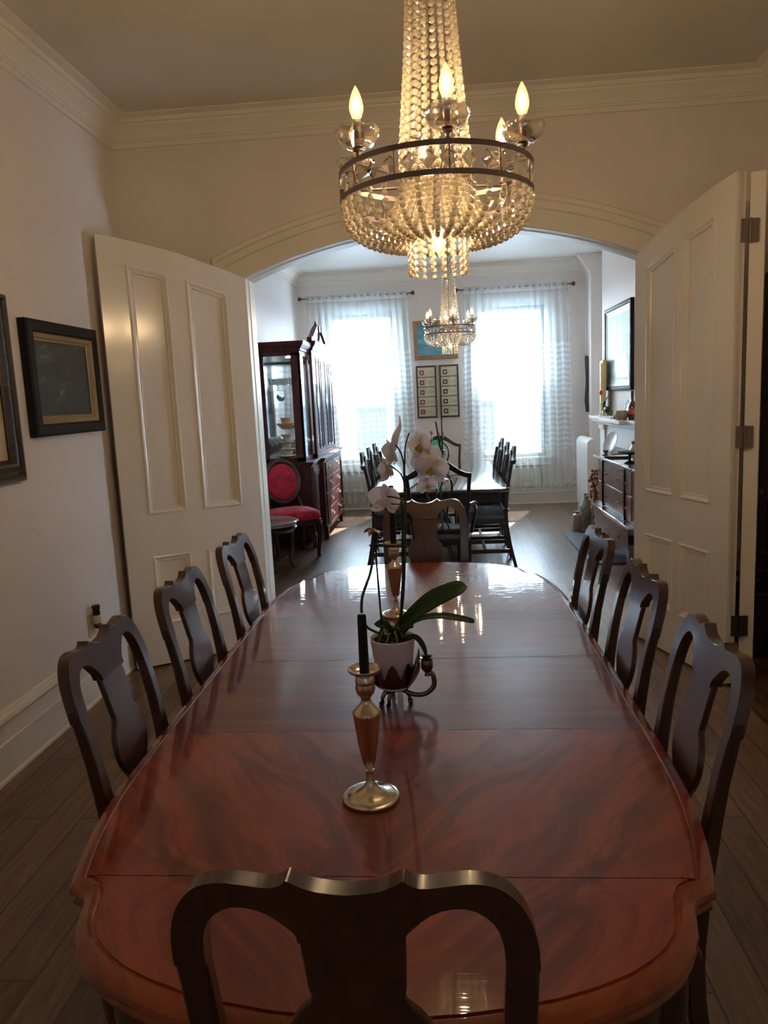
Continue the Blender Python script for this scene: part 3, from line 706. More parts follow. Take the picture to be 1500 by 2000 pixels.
flower((.100, -.010, .395), (.25, -.9, -.45), s=.62, roll=.3)
flower((.102, .004, .452), (.1, -.9, .3), s=.95, roll=.5)
flower((.020, .0, .470), (-1, .35, -.1), s=.92, roll=.1, cup=.5)
flower((.008, .0, .432), (-1, .45, -.1), s=.85, roll=-.1, cup=.5)
flower((.000, -.015, .362), (-.6, .75, -.15), s=1.08, roll=.2, cup=.35)
flower((-.034, -.004, .292), (-.2, -.4, -.9), s=.5, name='faded_flower', m_=FADED, cup=1.1)
MB().blob((-.032, 0, .315), .005, .005, .010, 8).build('bud', STEM, orch)
MB().tube(spline([(.022, 0, .48), (.030, 0, .515), (.040, 0, .535), (.041, 0, .560)], 10), [.006, .008, .009, .008, .007, .006, .0045, .003, .002, .001], 8).build('bud', PETAL, orch, smooth=60)

# ------------------------------------------------------------------ chandeliers
def bulb_parts(r, x, y, z, down=False, bm=BULBM):
    prof = [(.006, 0), (.0115, .004), (.0165, .018), (.0175, .028), (.0150, .044), (.0095, .060), (.0045, .070), (.001, .076)]
    core = [(.001, .010), (.006, .014), (.0095, .024), (.0095, .034), (.006, .046), (.001, .056)]
    if down: prof = [(a, -c) for a, c in prof[::-1]]; core = [(a, -c) for a, c in core[::-1]]
    e = MB().lathe(prof, (x, y, z), 16).build('bulb', GLOWG, r, smooth=60)
    MB().lathe(core, (x, y, z), 10).build('bulb_core', bm, e, smooth=60)
def strand(pts, r0, r1, spacing=None, sz=1.05):
    b = MB(); n_ = len(pts)
    for i, p in enumerate(pts): b.bead(p, lerp(r0, r1, i/max(1, n_-1)), sz)
    return b
def chandelier(loc, label, bm, group='crystal basket chandeliers'):
    r = empty('chandelier', loc, .13, label, 'chandelier', group)
    # local: lower ring at z=0
    R = .252
    for z in (.0, .064):
        MB().ring([(R*math.cos(2*PI*i/64), R*math.sin(2*PI*i/64)) for i in range(64)], [(0, -.0065), (0, .0065), (.004, .0065), (.004, -.0065), (0, -.0065)], lambda a, c, h, z=z: (a, c, z+h)).build('metal_band', BRONZE, r, smooth=30)
    for i in range(12):
        a = 2*PI*i/12; MB().tube([(R*.99*math.cos(a), R*.99*math.sin(a), -.005), (R*.99*math.cos(a), R*.99*math.sin(a), .069)], .0022, 6).build('post', BRONZE, r)
    MB().tube([(0, 0, -.06), (0, 0, .35)], .006, 10).build('stem', BRONZE, r)
    for z, rr in ((.064, .084), (.85, .042)):
        MB().ring([(rr*math.cos(2*PI*i/32), rr*math.sin(2*PI*i/32)) for i in range(32)], [(0, -.006), (0, .006), (.004, .006), (.004, -.006), (0, -.006)], lambda a, c, h, z=z: (a, c, z+h)).build('inner_ring', BRONZE, r, smooth=30)
    for i in range(6):
        a = PI/6+2*PI*i/6+ -PI*2/3*0; 
        MB().tube([(.0, 0, .05), (.10*math.cos(a), .10*math.sin(a), .045), (R*.97*math.cos(a), R*.97*math.sin(a), .060)], .004, 6).build('arm', BRONZE, r)
    # candles
    for i in range(6):
        a = -PI/2+2*PI*i/6; x, y = .234*math.cos(a), .234*math.sin(a)
        MB().lathe([(.010, .068), (.012, .074), (.005, .080), (.006, .086), (.013, .090), (.013, .094), (.004, .096)], (x, y, 0), 12).build('candle_base', BRONZE, r, smooth=40)
        dsh = []
        nn = 48
        for rr, z in ((.006, .094), (.026, .096), (.040, .104), (.049, .116), (.053, .132)):
            k = (rr-.02)/.033
            dsh.append([(x+rr*(1+.05*max(0, k)*abs(math.cos(4*2*PI*j/nn)))*math.cos(2*PI*j/nn), y+rr*(1+.05*max(0, k)*abs(math.cos(4*2*PI*j/nn)))*math.sin(2*PI*j/nn), z+.007*max(0, k)*abs(math.cos(4*2*PI*j/nn))) for j in range(nn)])
        dd_ = MB().grid(dsh, True).build('glass_dish', DISHG, r, smooth=60); sm = dd_.modifiers.new('s', 'SOLIDIFY'); sm.thickness = .002
        MB().lathe([(.0095, .098), (.0095, .160), (.0075, .163)], (x, y, 0), 12).build('candle_sleeve', BRONZE, r, smooth=40)
        bulb_parts(r, x, y, .162, bm=bm)
    bulb_parts(r, 0.0, -.03, -.075, True, bm)
    # diamond drops between the bands
    pr = MB(); pr.add([(0, 0, .024), (0, 0, -.024), (.021, 0, 0), (-.021, 0, 0), (0, .009, 0), (0, -.009, 0)], [(0, 2, 5), (0, 5, 3), (0, 3, 4), (0, 4, 2), (1, 5, 2), (1, 3, 5), (1, 4, 3), (1, 2, 4)])
    first = pr.build('crystal_drop', CRYD, r, smooth=0)
    for i in range(32):
        a = 2*PI*i/32; o = first if i == 0 else first.copy()
        if i: col.objects.link(o); o.parent = r
        o.location = (.243*math.cos(a), .243*math.sin(a), .032); o.rotation_euler = (0, 0, a+PI/2+random.uniform(-.3, .3))
    def fan(pts, n_, r0, r1, off=0, m_=CRYS_, name='bead_strand', szz=1.05):
        f_ = strand(pts, r0, r1, sz=szz).build(name, m_, r, smooth=0)
        f_.rotation_euler = (0, 0, off)
        for i in range(1, n_):
            o = f_.copy(); col.objects.link(o); o.parent = r; o.rotation_euler = (0, 0, off+2*PI*i/n_)
    # tent of strands rising to the ceiling
    def along(keys, step):
        P = [Vector(p) for p in spline(keys, 160)]; out = [P[0]]; acc = 0
        for a, b_ in zip(P, P[1:]):
            acc += (b_-a).length
            if acc >= step: out.append(b_); acc = 0
        return [tuple(p) for p in out]
    fan(along([(.090, 0, .064), (.084, 0, .16), (.066, 0, .36), (.056, 0, .52), (.050, 0, .70), (.044, 0, .85)], .0175), 19, .0088, .0078)
    fan(along([(.248, 0, -.012), (.243, 0, -.045), (.222, 0, -.078), (.185, 0, -.100), (.140, 0, -.110), (.085, 0, -.112)], .0165), 36, .0082, .0078, .05)
    fan(along([(.070, 0, .045), (.098, 0, .0), (.122, 0, -.040), (.150, 0, -.090)], .0165), 29, .0092, .0088, .1)
    fan(along([(.075, 0, -.095), (.075, 0, -.200)], .0172), 16, .0075, .0075, .02)
    MB().tube([(0, 0, .35), (0, 0, ZC-loc[2]-.02)], .005, 8).build('suspension_rod', BRONZE, r)
    MB().lathe([(.002, ZC-loc[2]-.05), (.03, ZC-loc[2]-.045), (.06, ZC-loc[2]-.015), (.065, ZC-loc[2]-.001)], (0, 0, 0), 24).build('ceiling_canopy', BRONZE, r, smooth=40)
    return r
chandelier((.008, 2.06, 2.015), 'large crystal bead chandelier with lit candle bulbs hanging over the long table', BULBM)
chandelier((.118, 7.5, 2.095), 'small-looking crystal chandelier hanging in the bright far room before the windows', BULBF)

# ------------------------------------------------------------------ pictures on the near wall
def frame(name, loc, rz, w_, h_, prof, m_, label, cat='picture', inner=None, group=None, art=None, parts=True):
    """local: x across, y out of the wall is -y; centre at loc"""
    r = empty(name, loc, rz, label, cat, group)
    P = [(-w_/2, -h_/2), (w_/2, -h_/2), (w_/2, h_/2), (-w_/2, h_/2)]
    fn = lambda a, z, h: (a, -h, z)
    MB().ring(P, prof, fn).build('frame', m_, r, smooth=25)
    ins = prof[-1][0]
    if inner:
        pr2, m2 = inner; MB().ring(P, pr2, fn).build('inner_slip', m2, r, smooth=25); ins = pr2[-1][0]
    MB().box(-w_/2+ins-.004, w_/2-ins+.004, -.010, -.006, -h_/2+ins-.004, h_/2-ins+.004).build('canvas', art, r)
    return r
def art_mat(name, stops, scale=(1, 1, 1), sc_=3, det=4, dist=1, rough=.35, coat=0, kind='Object'):
    m_ = mat(name, stops[0][1], rough, coat=coat); n = N(m_); n.ln(n.ramp(n.noise(n.coord(kind, scale), sc_, det, .6, dist), stops), n.b.inputs['Base Color']); return m_
NIGHT = art_mat('night_harbour_painting', [(.30, (.010, .020, .022)), (.52, (.022, .042, .046)), (.63, (.04, .07, .07)), (.69, (.30, .15, .08))], (1, 1, 3), 5, 4, .6, .35, coat=.25)
frame('framed_picture', (XL+.005, 3.628, 1.670), PI/2, .70, .535, [(0, 0), (0, .034), (.012, .040), (.050, .040), (.056, .030)], BLACK, 'dark seascape in a black frame with a gilt slip, hanging beside the open door leaf',
      inner=([(.056, .030), (.060, .026), (.078, .022), (.080, .017), (.092, .017), (.096, .012)], GILT), art=NIGHT)
MATB = art_mat('cream_bordered_picture', [(.3, (.45, .36, .20)), (.6, (.60, .50, .30))], (1, 1, 1), 2)
CARV = wood('carved_dark_frame', (.010, .008, .007), (.050, .035, .028), .35, .4, (1, 1, 1), 60, .9)
frame('framed_picture', (XL+.005, 2.66, 1.62), PI/2, 1.0, .80, [(0, 0), (0, .022), (.008, .034), (.020, .036), (.028, .024), (.050, .028), (.072, .044), (.082, .042), (.090, .026), (.10, .018)], CARV, 'ornate dark carved frame cut off at the edge of the photo, cream picture inside',
      art=MATB)

# outlet with plug-in freshener
o = empty('plug_in_freshener', (XL, 3.655, .42), 0, 'dark and cream plug-in air freshener on the wall outlet above the baseboard', 'air freshener')
MB().lathe([(.005, .032), (.018, .034), (.020, .040), (.018, .062), (.022, .078), (.020, .086), (.004, .088)], (.036, 0, 0), 16).build('cap', IRON, o, smooth=40)
MB().lathe([(.015, -.012), (.021, .0), (.021, .02), (.017, .034)], (.036, 0, 0), 16).build('body', PLUG, o, smooth=40)
MB().blob((.036, 0, -.022), .021, .021, .018, 12).build('oil_bottle', IRON, o)
op = MB().box(-.0, .007, -.038, .038, -.06, .06).build('outlet_plate', PLUG, None, bevel=.003); op.location = (XL, 3.655, .40); tag(op, 'cream wall outlet plate under the black-framed picture, behind the nearest chair', 'outlet')

# basket with dried flowers by the dark door
bk = empty('wicker_basket', (1.71, 4.16, 0), 0, 'dark wicker basket with dried red flowers in the shadow beside the hinged door', 'basket')
MB().lathe([(.001, .005), (.10, .0), (.12, .18), (.14, .36), (.15, .37), (.14, .38), (.13, .36), (.001, .34)], (0, 0, 0), 24).build('basket_body', MAHD, bk, smooth=40)
b = MB()
for i in range(30):
    a = random.random()*6.28; q = random.uniform(.02, .13); z = random.uniform(.42, .60); b.blob((q*math.cos(a), q*math.sin(a), z), .02, .02, .016, 6)
    b.tube([(0, 0, .34), (q*math.cos(a), q*math.sin(a), z)], .002, 5)
b.build('dried_flowers', DRYR, bk, smooth=60)

# ================================================================== far room
def at_(loc): return Matrix.Translation(-Vector(loc))
# sheer lace curtains
def sheer():
    m_ = bpy.data.materials.new('lace_sheer'); m_.use_nodes = True; t_ = m_.node_tree; t_.nodes.remove(t_.nodes['Principled BSDF']); o = t_.nodes['Material Output']
    n = N.__new__(N); n.m = m_; n.t = t_; n.b = None
    d = n.new('BsdfDiffuse'); d.inputs[0].default_value = (.86, .93, .95, 1); tl = n.new('BsdfTranslucent'); tl.inputs[0].default_value = (.84, .95, 1, 1)
    ms = n.new('MixShader'); ms.inputs[0].default_value = .55; n.ln(d.outputs[0], ms.inputs[1]); n.ln(tl.outputs[0], ms.inputs[2])
    tr = n.new('BsdfTransparent'); mo = n.new('MixShader'); n.ln(tr.outputs[0], mo.inputs[1]); n.ln(ms.outputs[0], mo.inputs[2]); n.ln(mo.outputs[0], o.inputs[0])
    t = n.new('TexCoord'); s_ = n.new('SeparateXYZ'); n.ln(t.outputs['Object'], s_.inputs[0])
    def mth(op, a, b=None, c=None):
        k = n.new('Math', operation=op)
        for i, q in enumerate((a, b, c)):
            if q is None: continue
            if isinstance(q, (int, float)): k.inputs[i].default_value = q
            else: n.ln(q, k.inputs[i])
        return k.outputs[0]
    x, z = s_.outputs[0], s_.outputs[2]
    sx = mth('MULTIPLY', mth('SINE', mth('MULTIPLY', x, 42)), .007)
    zz = mth('MULTIPLY', mth('ADD', z, sx), 88)
    rows = mth('MULTIPLY_ADD', mth('SINE', zz), .5, .5)
    cols_ = mth('MULTIPLY_ADD', mth('SINE', mth('MULTIPLY', x, 150)), .5, .5)
    lace = mth('MULTIPLY', rows, mth('MULTIPLY_ADD', cols_, .5, .5))
    up_ = mth('LESS_THAN', z, 2.12); lo_ = mth('GREATER_THAN', z, .74)
    zone = mth('MULTIPLY', up_, lo_)
    no = n.noise(n.coord('Object', (1, 1, 1)), 260, 2)
    fac = mth('ADD', mth('MULTIPLY', mth('MULTIPLY', lace, zone), .17), mth('MULTIPLY_ADD', no, .10, .24))
    head = mth('GREATER_THAN', z, 2.78); fac = mth('MINIMUM', mth('MULTIPLY_ADD', head, .25, fac), .93)
    n.ln(fac, mo.inputs[0]); return m_
SHEER = sheer()
RODM = mat('copper_brown_finial', (.14, .045, .035), .3, .5)
for k, (x0, x1, b0, b1, zb) in enumerate(((-1.715, -.385, -1.60, -.315, .11), (.335, 1.665, .285, 1.735, .23))):
    names = ('beside the tall china cabinet', 'nearest the radiator')
    yc = YF-.13
    rod = empty('curtain_rod', ((x0+x1)/2, yc, 2.835), 0, 'thin curtain rod with dark knob finials over the window '+names[k], 'curtain rod')
    L = (x1-x0)/2+.035
    MB().tube([(-L, 0, 0), (L, 0, 0)], .008, 10).build('rod', BRONZE, rod, smooth=40)
    for s in (-1, 1):
        pr = [(.009, 0), (.014, .006), (.008, .012), (.012, .018), (.026, .032), (.029, .045), (.024, .058), (.010, .066), (.001, .068)]
        MB().lathe([(a, s*z) for a, z in pr], (s*L, 0, 0), 16, 'x').build('finial', RODM, rod, smooth=50)
        MB().box(s*(L-.03)-.006, s*(L-.03)+.006, 0, .13, -.01, .01).build('bracket', BRONZE, rod)
    rows = []; NU, NV = 150, 18
    for j in range(NV+1):
        t_ = j/NV; z = lerp(2.865, zb, t_); a = lerp(x0, b0, t_); c = lerp(x1, b1, t_); row = []
        for i in range(NU+1):
            u = i/NU; amp = .016+.018*t_; ph = u*2*PI*15+.9*math.sin(u*9+k)
            edge = .012*math.sin(z*21)*(1 if i in (0, NU) else 0)
            row.append((lerp(a, c, u)+edge, yc-.011+amp*math.sin(ph)*(.3 if t_ < .02 else 1)-.004*math.sin(ph*2.3), z+(.006*math.cos(ph) if j == NV else 0)))
        rows.append(row)
    cu = MB().grid(rows).build('lace_curtain', SHEER, None, smooth=180)
    tag(cu, 'full length white lace curtain gathered on the rod '+names[k], 'curtain')

# china cabinet
cabl = (-1.6, 8.64, 0)
cab = empty('china_cabinet', cabl, 0, 'tall dark cherry china cabinet with glass doors and swan-neck pediment by the left wall', 'china cabinet')
X = at_(cabl)
def P(mb, name, m_=CABW, parent=cab, bevel=.003, smooth=30, x=X): return mb.build(name, m_, parent, bevel=bevel, smooth=smooth, xf=x)
XB = -1.835
# base
b = MB(); b.box(XB, -1.335, 7.52, 8.0, .10, .86); b.box(XB, -1.285, 8.0, 9.27, .10, .86); b.box(XB, -1.335, 9.27, 9.75, .10, .86)
for y0, y1, xf_ in ((7.505, 8.0, -1.32), (7.985, 9.285, -1.27), (9.27, 9.765, -1.32)):
    b.box(XB, xf_, y0, y1, .105, .145); b.box(XB, xf_, y0, y1, .855, .872); b.box(XB, xf_+.012, y0-.01, y1+.01, .872, .895)
P(b, 'base_cabinet')
for y, xf_ in ((7.51, -1.322), (8.0, -1.272), (9.17, -1.272), (9.66, -1.322)):
    P(MB().prism([(y, 0), (y+.05, 0), (y+.06, .05), (y+.10, .105), (y, .105)], xf_-.04, xf_, lambda a, z, c: (c, a, z)), 'bracket_foot')
for y in (7.51, 9.66): P(MB().box(XB, XB+.05, y, y+.06, 0, .105), 'bracket_foot')
for i in range(4):
    z0 = .16+i*.172; dw = P(MB().box(-1.288, -1.272, 8.09, 9.18, z0, z0+.160), 'drawer')
    for y in (8.35, 8.92):
        h_ = MB().tube(spline([(-1.268, y-.045, z0+.095), (-1.252, y-.043, z0+.085), (-1.248, y, z0+.066), (-1.252, y+.043, z0+.085), (-1.268, y+.045, z0+.095)], 10), .004, 6)
        h_.box(-1.272, -1.268, y-.06, y+.06, z0+.078, z0+.112); P(h_, 'drawer_pull', BRASS, dw, 0)
for y0, y1 in ((7.56, 7.96), (9.31, 9.71)):
    d_ = P(MB().box(-1.338, -1.322, y0, y1, .16, .84), 'door')
    P(MB().ring([(y0+.05, .21), (y1-.05, .21), (y1-.05, .79), (y0+.05, .79)], [(0, 0), (0, .006), (.015, .01), (.025, .002), (.05, .008)], lambda a, z, h: (-1.322+h, a, z)), 'door_panel', CABW, d_, 0)
# upper carcass
b = MB()
for y0, y1, xf_, zt in ((7.53, 8.0, -1.39, 2.0), (8.0, 9.27, -1.345, 2.03), (9.27, 9.74, -1.39, 2.0)):
    b.box(XB, xf_, y0, y1, .893, .945); b.box(XB, xf_, y0, y1, zt-.03, zt+.02)
P(MB().box(XB, XB+.012, 7.56, 9.71, .9, 2.0), 'mirror_back', mat('mirror', (.9, .93, .93), .06, 1), bevel=0)
for y in (7.53, 9.715):
    b.box(XB, -1.765, y, y+.025, .9, 2.0); b.box(-1.485, -1.39, y, y+.025, .9, 2.0)
for y in (7.53, 7.965, 9.27, 9.705): b.box(-1.415, -1.39, y, y+.035, .9, 2.0)
for y in (8.0, 8.615, 9.235): b.box(-1.375, -1.345, y, y+.035, .9, 2.02)
P(b, 'hutch_carcass')
# crown
def crown_box(y0, y1, xf_, zt, far=True):
    mb = MB(); pr = [(0, 0), (.012, .01), (.014, .025), (.030, .045), (.048, .065), (.052, .085), (.056, .09), (.056, .10)]
    g = [[(XB, y0-o_, zt+z), (xf_+o_, y0-o_, zt+z), (xf_+o_, y1+o_, zt+z), (XB, y1+o_, zt+z)] for o_, z in pr]; mb.grid(g, True)
    k = len(mb.v)-4; mb.f.append((k, k+1, k+2, k+3)); mb.f.append((0, 3, 2, 1)); return mb
P(crown_box(7.53, 7.99, -1.39, 2.01), 'cornice', bevel=0); P(crown_box(9.28, 9.74, -1.39, 2.01), 'cornice', bevel=0); P(crown_box(8.02, 9.25, -1.345, 2.04), 'cornice', bevel=0)
for s in (-1, 1):
    yc = 8.635; pts = []
    for i in range(15):
        u = i/14; pts.append((-1.365, yc+s*lerp(.60, .075, u), 2.15+.165*(u*u*(3-2*u))))
    mb = MB().bar(pts, .07, .055); a0 = pts[-1]
    mb.lathe([(.001, -.04), (.042, -.04), (.042, .04), (.001, .04)], (-1.365, yc+s*.085, 2.305), 16, 'x')
    mb.prism([(yc+s*.6, 2.14), (yc+s*.1, 2.14), (yc+s*.1, 2.26), (yc+s*.25, 2.24)], -1.38, -1.36, lambda a, z, c: (c, a, z))
    P(mb, 'swan_neck_pediment', bevel=.002)
P(MB().lathe([(.001, 2.14), (.04, 2.14), (.04, 2.20), (.015, 2.22), (.03, 2.26), (.035, 2.29), (.015, 2.33), (.022, 2.345), (.015, 2.37), (.002, 2.41)], (-1.39, 8.635, 0), 16), 'finial', bevel=0, smooth=50)
P(MB().box(-1.76, -1.49, 7.54, 7.544, .945, 1.985), 'side_glass', CABG, bevel=0); P(MB().box(-1.76, -1.49, 9.725, 9.729, .945, 1.985), 'side_glass', CABG, bevel=0)
for y0, y1 in ((8.035, 8.615), (8.65, 9.235)):
    d_ = P(MB().ring([(y0, .95), (y1, .95), (y1, 2.0), (y0, 2.0)], [(0, 0), (0, .012), (.045, .012), (.05, .0)], lambda a, z, h: (-1.345+h-.01, a, z)), 'glass_door', bevel=0)
    P(MB().box(-1.352, -1.349, y0+.04, y1-.04, .99, 1.96), 'door_glass', CABG, d_, 0)
    for k in (1, 2):
        ya = lerp(y0, y1, k/3); P(MB().bar(spline([(-1.343, ya, .98), (-1.343, ya, 1.35), (-1.343, ya+(-1)**k*.05, 1.5), (-1.343, ya, 1.65), (-1.343, ya, 1.98)], 14), .012, .012), 'mullion', CABW, d_, 0)
for y0, y1 in ((7.57, 7.96), (9.31, 9.70)): P(MB().box(-1.398, -1.395, y0, y1, .945, 1.99), 'door_glass', CABG, bevel=0)
for z in (1.235, 1.63): P(MB().box(XB+.02, -1.41, 7.57, 9.70, z-.010, z-.002), 'glass_shelf', CABG, bevel=0)
P(MB().lathe([(.001, 1.962), (.022, 1.962), (.022, 1.969), (.001, 1.969)], (-1.55, 7.75, 0), 16), 'spotlight', PUCK, bevel=0)
# contents
def goblet(): return MB().lathe([(.001, 0), (.026, 0), (.026, .003), (.004, .006), (.004, .055), (.018, .068), (.026, .09), (.027, .125), (.0255, .125), (.016, .075), (.001, .07)], (0, 0, 0), 12)
g0 = None; k = 0
for j in range(5):
    for i in range(4):
        if g0 is None: g = g0 = goblet().build('wine_glass', GLASSW, None, smooth=60)
        else: g = g0.copy(); col.objects.link(g)
        g.location = (-1.72+i*.066, 7.62+j*.085, 1.629); tag(g, 'clear stemmed glass crowded on the top shelf of the china cabinet', 'glass', 'glasses on the top cabinet shelf')
def dish(name, prof, m_, loc, label, cat, grp=None):
    o = MB().lathe(prof, (0, 0, 0), 20).build(name, m_, None, smooth=50); o.location = loc; return tag(o, label, cat, grp)
def plates(n_, r, t_): return [(.001, 0)]+sum([[(r*.6, i*t_), (r, i*t_+t_*.6), (r, i*t_+t_*.75), (r*.7, i*t_+t_*.95)] for i in range(n_)], [])+[(.001, n_*t_)]
z = 1.234
dish('bowl', [(.001, 0), (.05, 0), (.095, .05), (.10, .06), (.095, .06), (.05, .015), (.001, .01)], AMBER, (-1.61, 7.72, z), 'wide amber bowl at the bottom of the stack on the middle cabinet shelf', 'bowl')
dish('bowl', [(.001, 0), (.045, 0), (.055, .05), (.06, .055), (.055, .055), (.04, .01), (.001, .01)], AMBER, (-1.61, 7.72, z+.062), 'small amber bowl stacked inside the wide amber bowl', 'bowl')
dish('serving_dish', [(.001, 0), (.06, 0), (.10, .03), (.105, .045), (.10, .045), (.05, .01), (.001, .01)], art_mat('patterned_ceramic', [(.4, (.55, .50, .42)), (.6, (.30, .22, .14))], (1, 1, 1), 40), (-1.60, 7.98, z), 'patterned dish behind the amber bowls in the china cabinet', 'dish')
o = MB().box(-.012, .012, -.006, .006, -.02, .02); o.prism([(0, .02), (-.035, .05), (-.045, .01), (-.01, -.03)], -.004, .004); o.prism([(0, .0), (.055, .03), (.03, -.02), (.005, -.03)], -.004, .004)
b_ = o.build('bird_ornament', TEALM, None); b_.location = (-1.615, 7.565, 1.545); tag(b_, 'small dark teal bird ornament stuck on the side glass of the china cabinet', 'ornament')
z = .946
dish('plate', [(.001, 0), (.07, 0), (.115, .012), (.115, .016), (.07, .006), (.001, .005)], CREAM, (-1.61, 7.70, z), 'wide cream plate under the cream cups at the cabinet bottom', 'plate')
for i, (r_, h_) in enumerate(((.06, .045), (.075, .02), (.05, .05), (.07, .02), (.04, .045), (.055, .03))):
    dish('cup' if i % 2 == 0 else 'saucer', [(.001, 0), (r_*.6, 0), (r_, h_*.8), (r_, h_), (r_*.9, h_), (r_*.5, .008), (.001, .006)], CREAM, (-1.61, 7.70, z+.018+[0, .046, .067, .118, .139, .185][i]), ['lowest cream cup in the stack at the cabinet bottom', 'lowest cream saucer in the stack inside the cabinet', 'middle cream cup in the cabinet stack', 'upper cream saucer in the cabinet stack', 'small cream cup near the top of the cabinet stack', 'cream cup bowl crowning the stack in the cabinet'][i], 'cup' if i % 2 == 0 else 'saucer')
for i, y in enumerate((8.2, 8.45, 8.7, 8.95, 9.2)):
    dish('tureen', [(.001, 0), (.05, 0), (.10, .06), (.10, .09), (.06, .13), (.01, .15), (.001, .16)], CREAM, (-1.62, y, z), 'cream lidded tureen behind the glass doors of the china cabinet', 'tureen', 'tureens low in the china cabinet')

# red velvet chair
rl = (-1.50, 7.15, 0)
rc = empty('parlour_chair', rl, math.radians(-151), 'small dark wood parlour chair with red velvet oval back and seat', 'chair')
b = MB(); ov = lambda q, r1, r2, n_=40: [(r1*math.cos(2*PI*i/n_)*q, r2*math.sin(2*PI*i/n_)*q) for i in range(n_)]
bz = lambda a, z, h: (a, -.20-.16*(z+.72-.45)+h, z+.72)
MB().ring(ov(1, .205, .228), [(0, -.012), (0, .012), (.010, .022), (.030, .024), (.046, .014), (.046, -.012), (0, -.012)], bz).build('back_frame', MAHD, rc, smooth=50)
rows = [[bz(a, z, h) for a, z in ov(q, .163, .186)] for q, h in ((1, .0), (1, .012), (.92, .026), (.7, .036), (.4, .040), (.02, .041))]
MB().grid(rows, True).build('backrest', VELVET, rc, smooth=60)
rows = [[bz(a, z, h) for a, z in ov(q, .163, .186)] for q, h in ((1, -.0), (.02, -.012))]
sp = [(-.20, -.19), (.20, -.19), (.25, .06), (.235, .20), (.12, .235), (-.12, .235), (-.235, .20), (-.25, .06)]
def sm_poly(poly, n_=5):
    out = []
    L = len(poly)
    for i in range(L):
        p0, p1, p2, p3 = [Vector(poly[(i+k) % L]) for k in (-1, 0, 1, 2)]
        for j in range(n_):
            u = j/n_; out.append(tuple(.5*((2*p1)+(p2-p0)*u+(2*p0-5*p1+4*p2-p3)*u*u+(3*p1-p0-3*p2+p3)*u**3)))
    return out
sp = sm_poly(sp)
MB().grid([[(x*q, y*q, z) for x, y in sp] for q, z in ((.96, .335), (1, .34), (1.0, .375), (.97, .385), (.5, .385), (.02, .385))], True).build('seat_rail', MAHD, rc, smooth=40)
MB().grid([[(x*q, y*q, z) for x, y in sp] for q, z in ((.985, .383), (1.0, .41), (.96, .445), (.82, .468), (.5, .482), (.02, .486))], True).build('seat', VELVET, rc, smooth=60)
for s in (-1, 1):
    MB().tube(spline([(s*.21, .17, .35), (s*.225, .185, .26), (s*.215, .18, .13), (s*.205, .175, .04), (s*.21, .18, 0)], 14), [.028-.001*i if i < 12 else .018 for i in range(14)], 10).build('leg', MAHD, rc, smooth=50)
    MB().tube(spline([(s*.17, -.17, .36), (s*.17, -.18, .2), (s*.175, -.22, 0)], 10), .018, 8).build('leg', MAHD, rc, smooth=50)
    MB().tube(spline([(s*.15, -.205, .56), (s*.175, -.18, .46), (s*.20, -.12, .40), (s*.235, -.04, .375)], 14), .014, 8).build('back_support', MAHD, rc, smooth=50)
# low round table
st = empty('side_table', (-1.585, 6.56, 0), 0, 'low round dark side table with a grey stone top in front of the red chair', 'table')
MB().lathe([(.001, .415), (.245, .415), (.255, .425), (.255, .435), (.262, .440), (.268, .450), (.262, .458), (.245, .461), (.24, .458), (.001, .458)], (0, 0, 0), 48).build('tabletop', mat('grey_marble', (.30, .27, .27), .18, coat=.6), st, smooth=35)
MB().lathe([(.001, .36), (.225, .36), (.24, .375), (.252, .385), (.252, .395), (.235, .402), (.22, .413), (.001, .413)], (0, 0, 0), 48).build('apron', MAHD, st, smooth=35)
for a in (.3, 1.87, 3.44, 5.01):
    c_, s_ = math.cos(a), math.sin(a); MB().tube(spline([(c_*.20, s_*.20, .37), (c_*.20, s_*.20, .2), (c_*.18, s_*.18, .08), (c_*.21, s_*.21, 0)], 12), .020, 8).build('leg', MAHD, st, smooth=50)
MB().lathe([(.001, .10), (.14, .10), (.15, .108), (.14, .115), (.001, .115)], (0, 0, 0), 32).build('lower_shelf', MAHD, st)

# ------------------------------------------------------------------ far dining table and black chairs
FTX, FTY = -.04, 7.15
ft = empty('dining_table', (FTX, FTY, 0), 0, 'long black polished dining table in the far room reflecting the windows', 'table')
FTM = mat('black_polished_top', (.028, .016, .018), .12, coat=1, spec=.8)
b = MB(); PL = [(-.565, -1.22), (-.49, -1.29), (.49, -1.29), (.565, -1.22), (.565, 1.22), (.49, 1.29), (-.49, 1.29), (-.565, 1.22)]
g = [[(x*(1-o_/.565), y*(1-o_/1.29), z) for x, y in PL] for o_, z in ((.03, .725), (.008, .73), (0, .738), (0, .750), (.006, .758), (.012, .76))]
b.grid(g, True); k = len(b.v)-8; b.f.append(tuple(k+i for i in range(8))); b.f.append(tuple(range(8))[::-1]); b.build('tabletop', FTM, ft, smooth=30)
MB().ring([(-.50, -1.2), (.50, -1.2), (.50, 1.2), (-.50, 1.2)], [(0, .64), (0, .724), (.02, .724), (.02, .64), (0, .64)], lambda a, c, h: (a, c, h)).build('apron', BLK, ft)
for y in (-.72, .72):
    pd = MB().lathe([(.02, .64), (.09, .63), (.06, .58), (.045, .50), (.07, .42), (.085, .36), (.05, .30), (.07, .26), (.07, .20), (.001, .19)], (0, y, 0), 20).build('pedestal', BLK, ft, smooth=50)
    for a in (PI/4, 3*PI/4, -PI/4, -3*PI/4):
        c_, s_ = math.cos(a), math.sin(a); MB().bar(spline([(c_*.04, y+s_*.04, .27), (c_*.12, y+s_*.12, .20), (c_*.17, y+s_*.17, .07), (c_*.20, y+s_*.20, .02), (c_*.22, y+s_*.22, .014)], 12), .045, [.07-.004*i for i in range(12)]).build('pedestal_foot', BLK, ft, smooth=40)
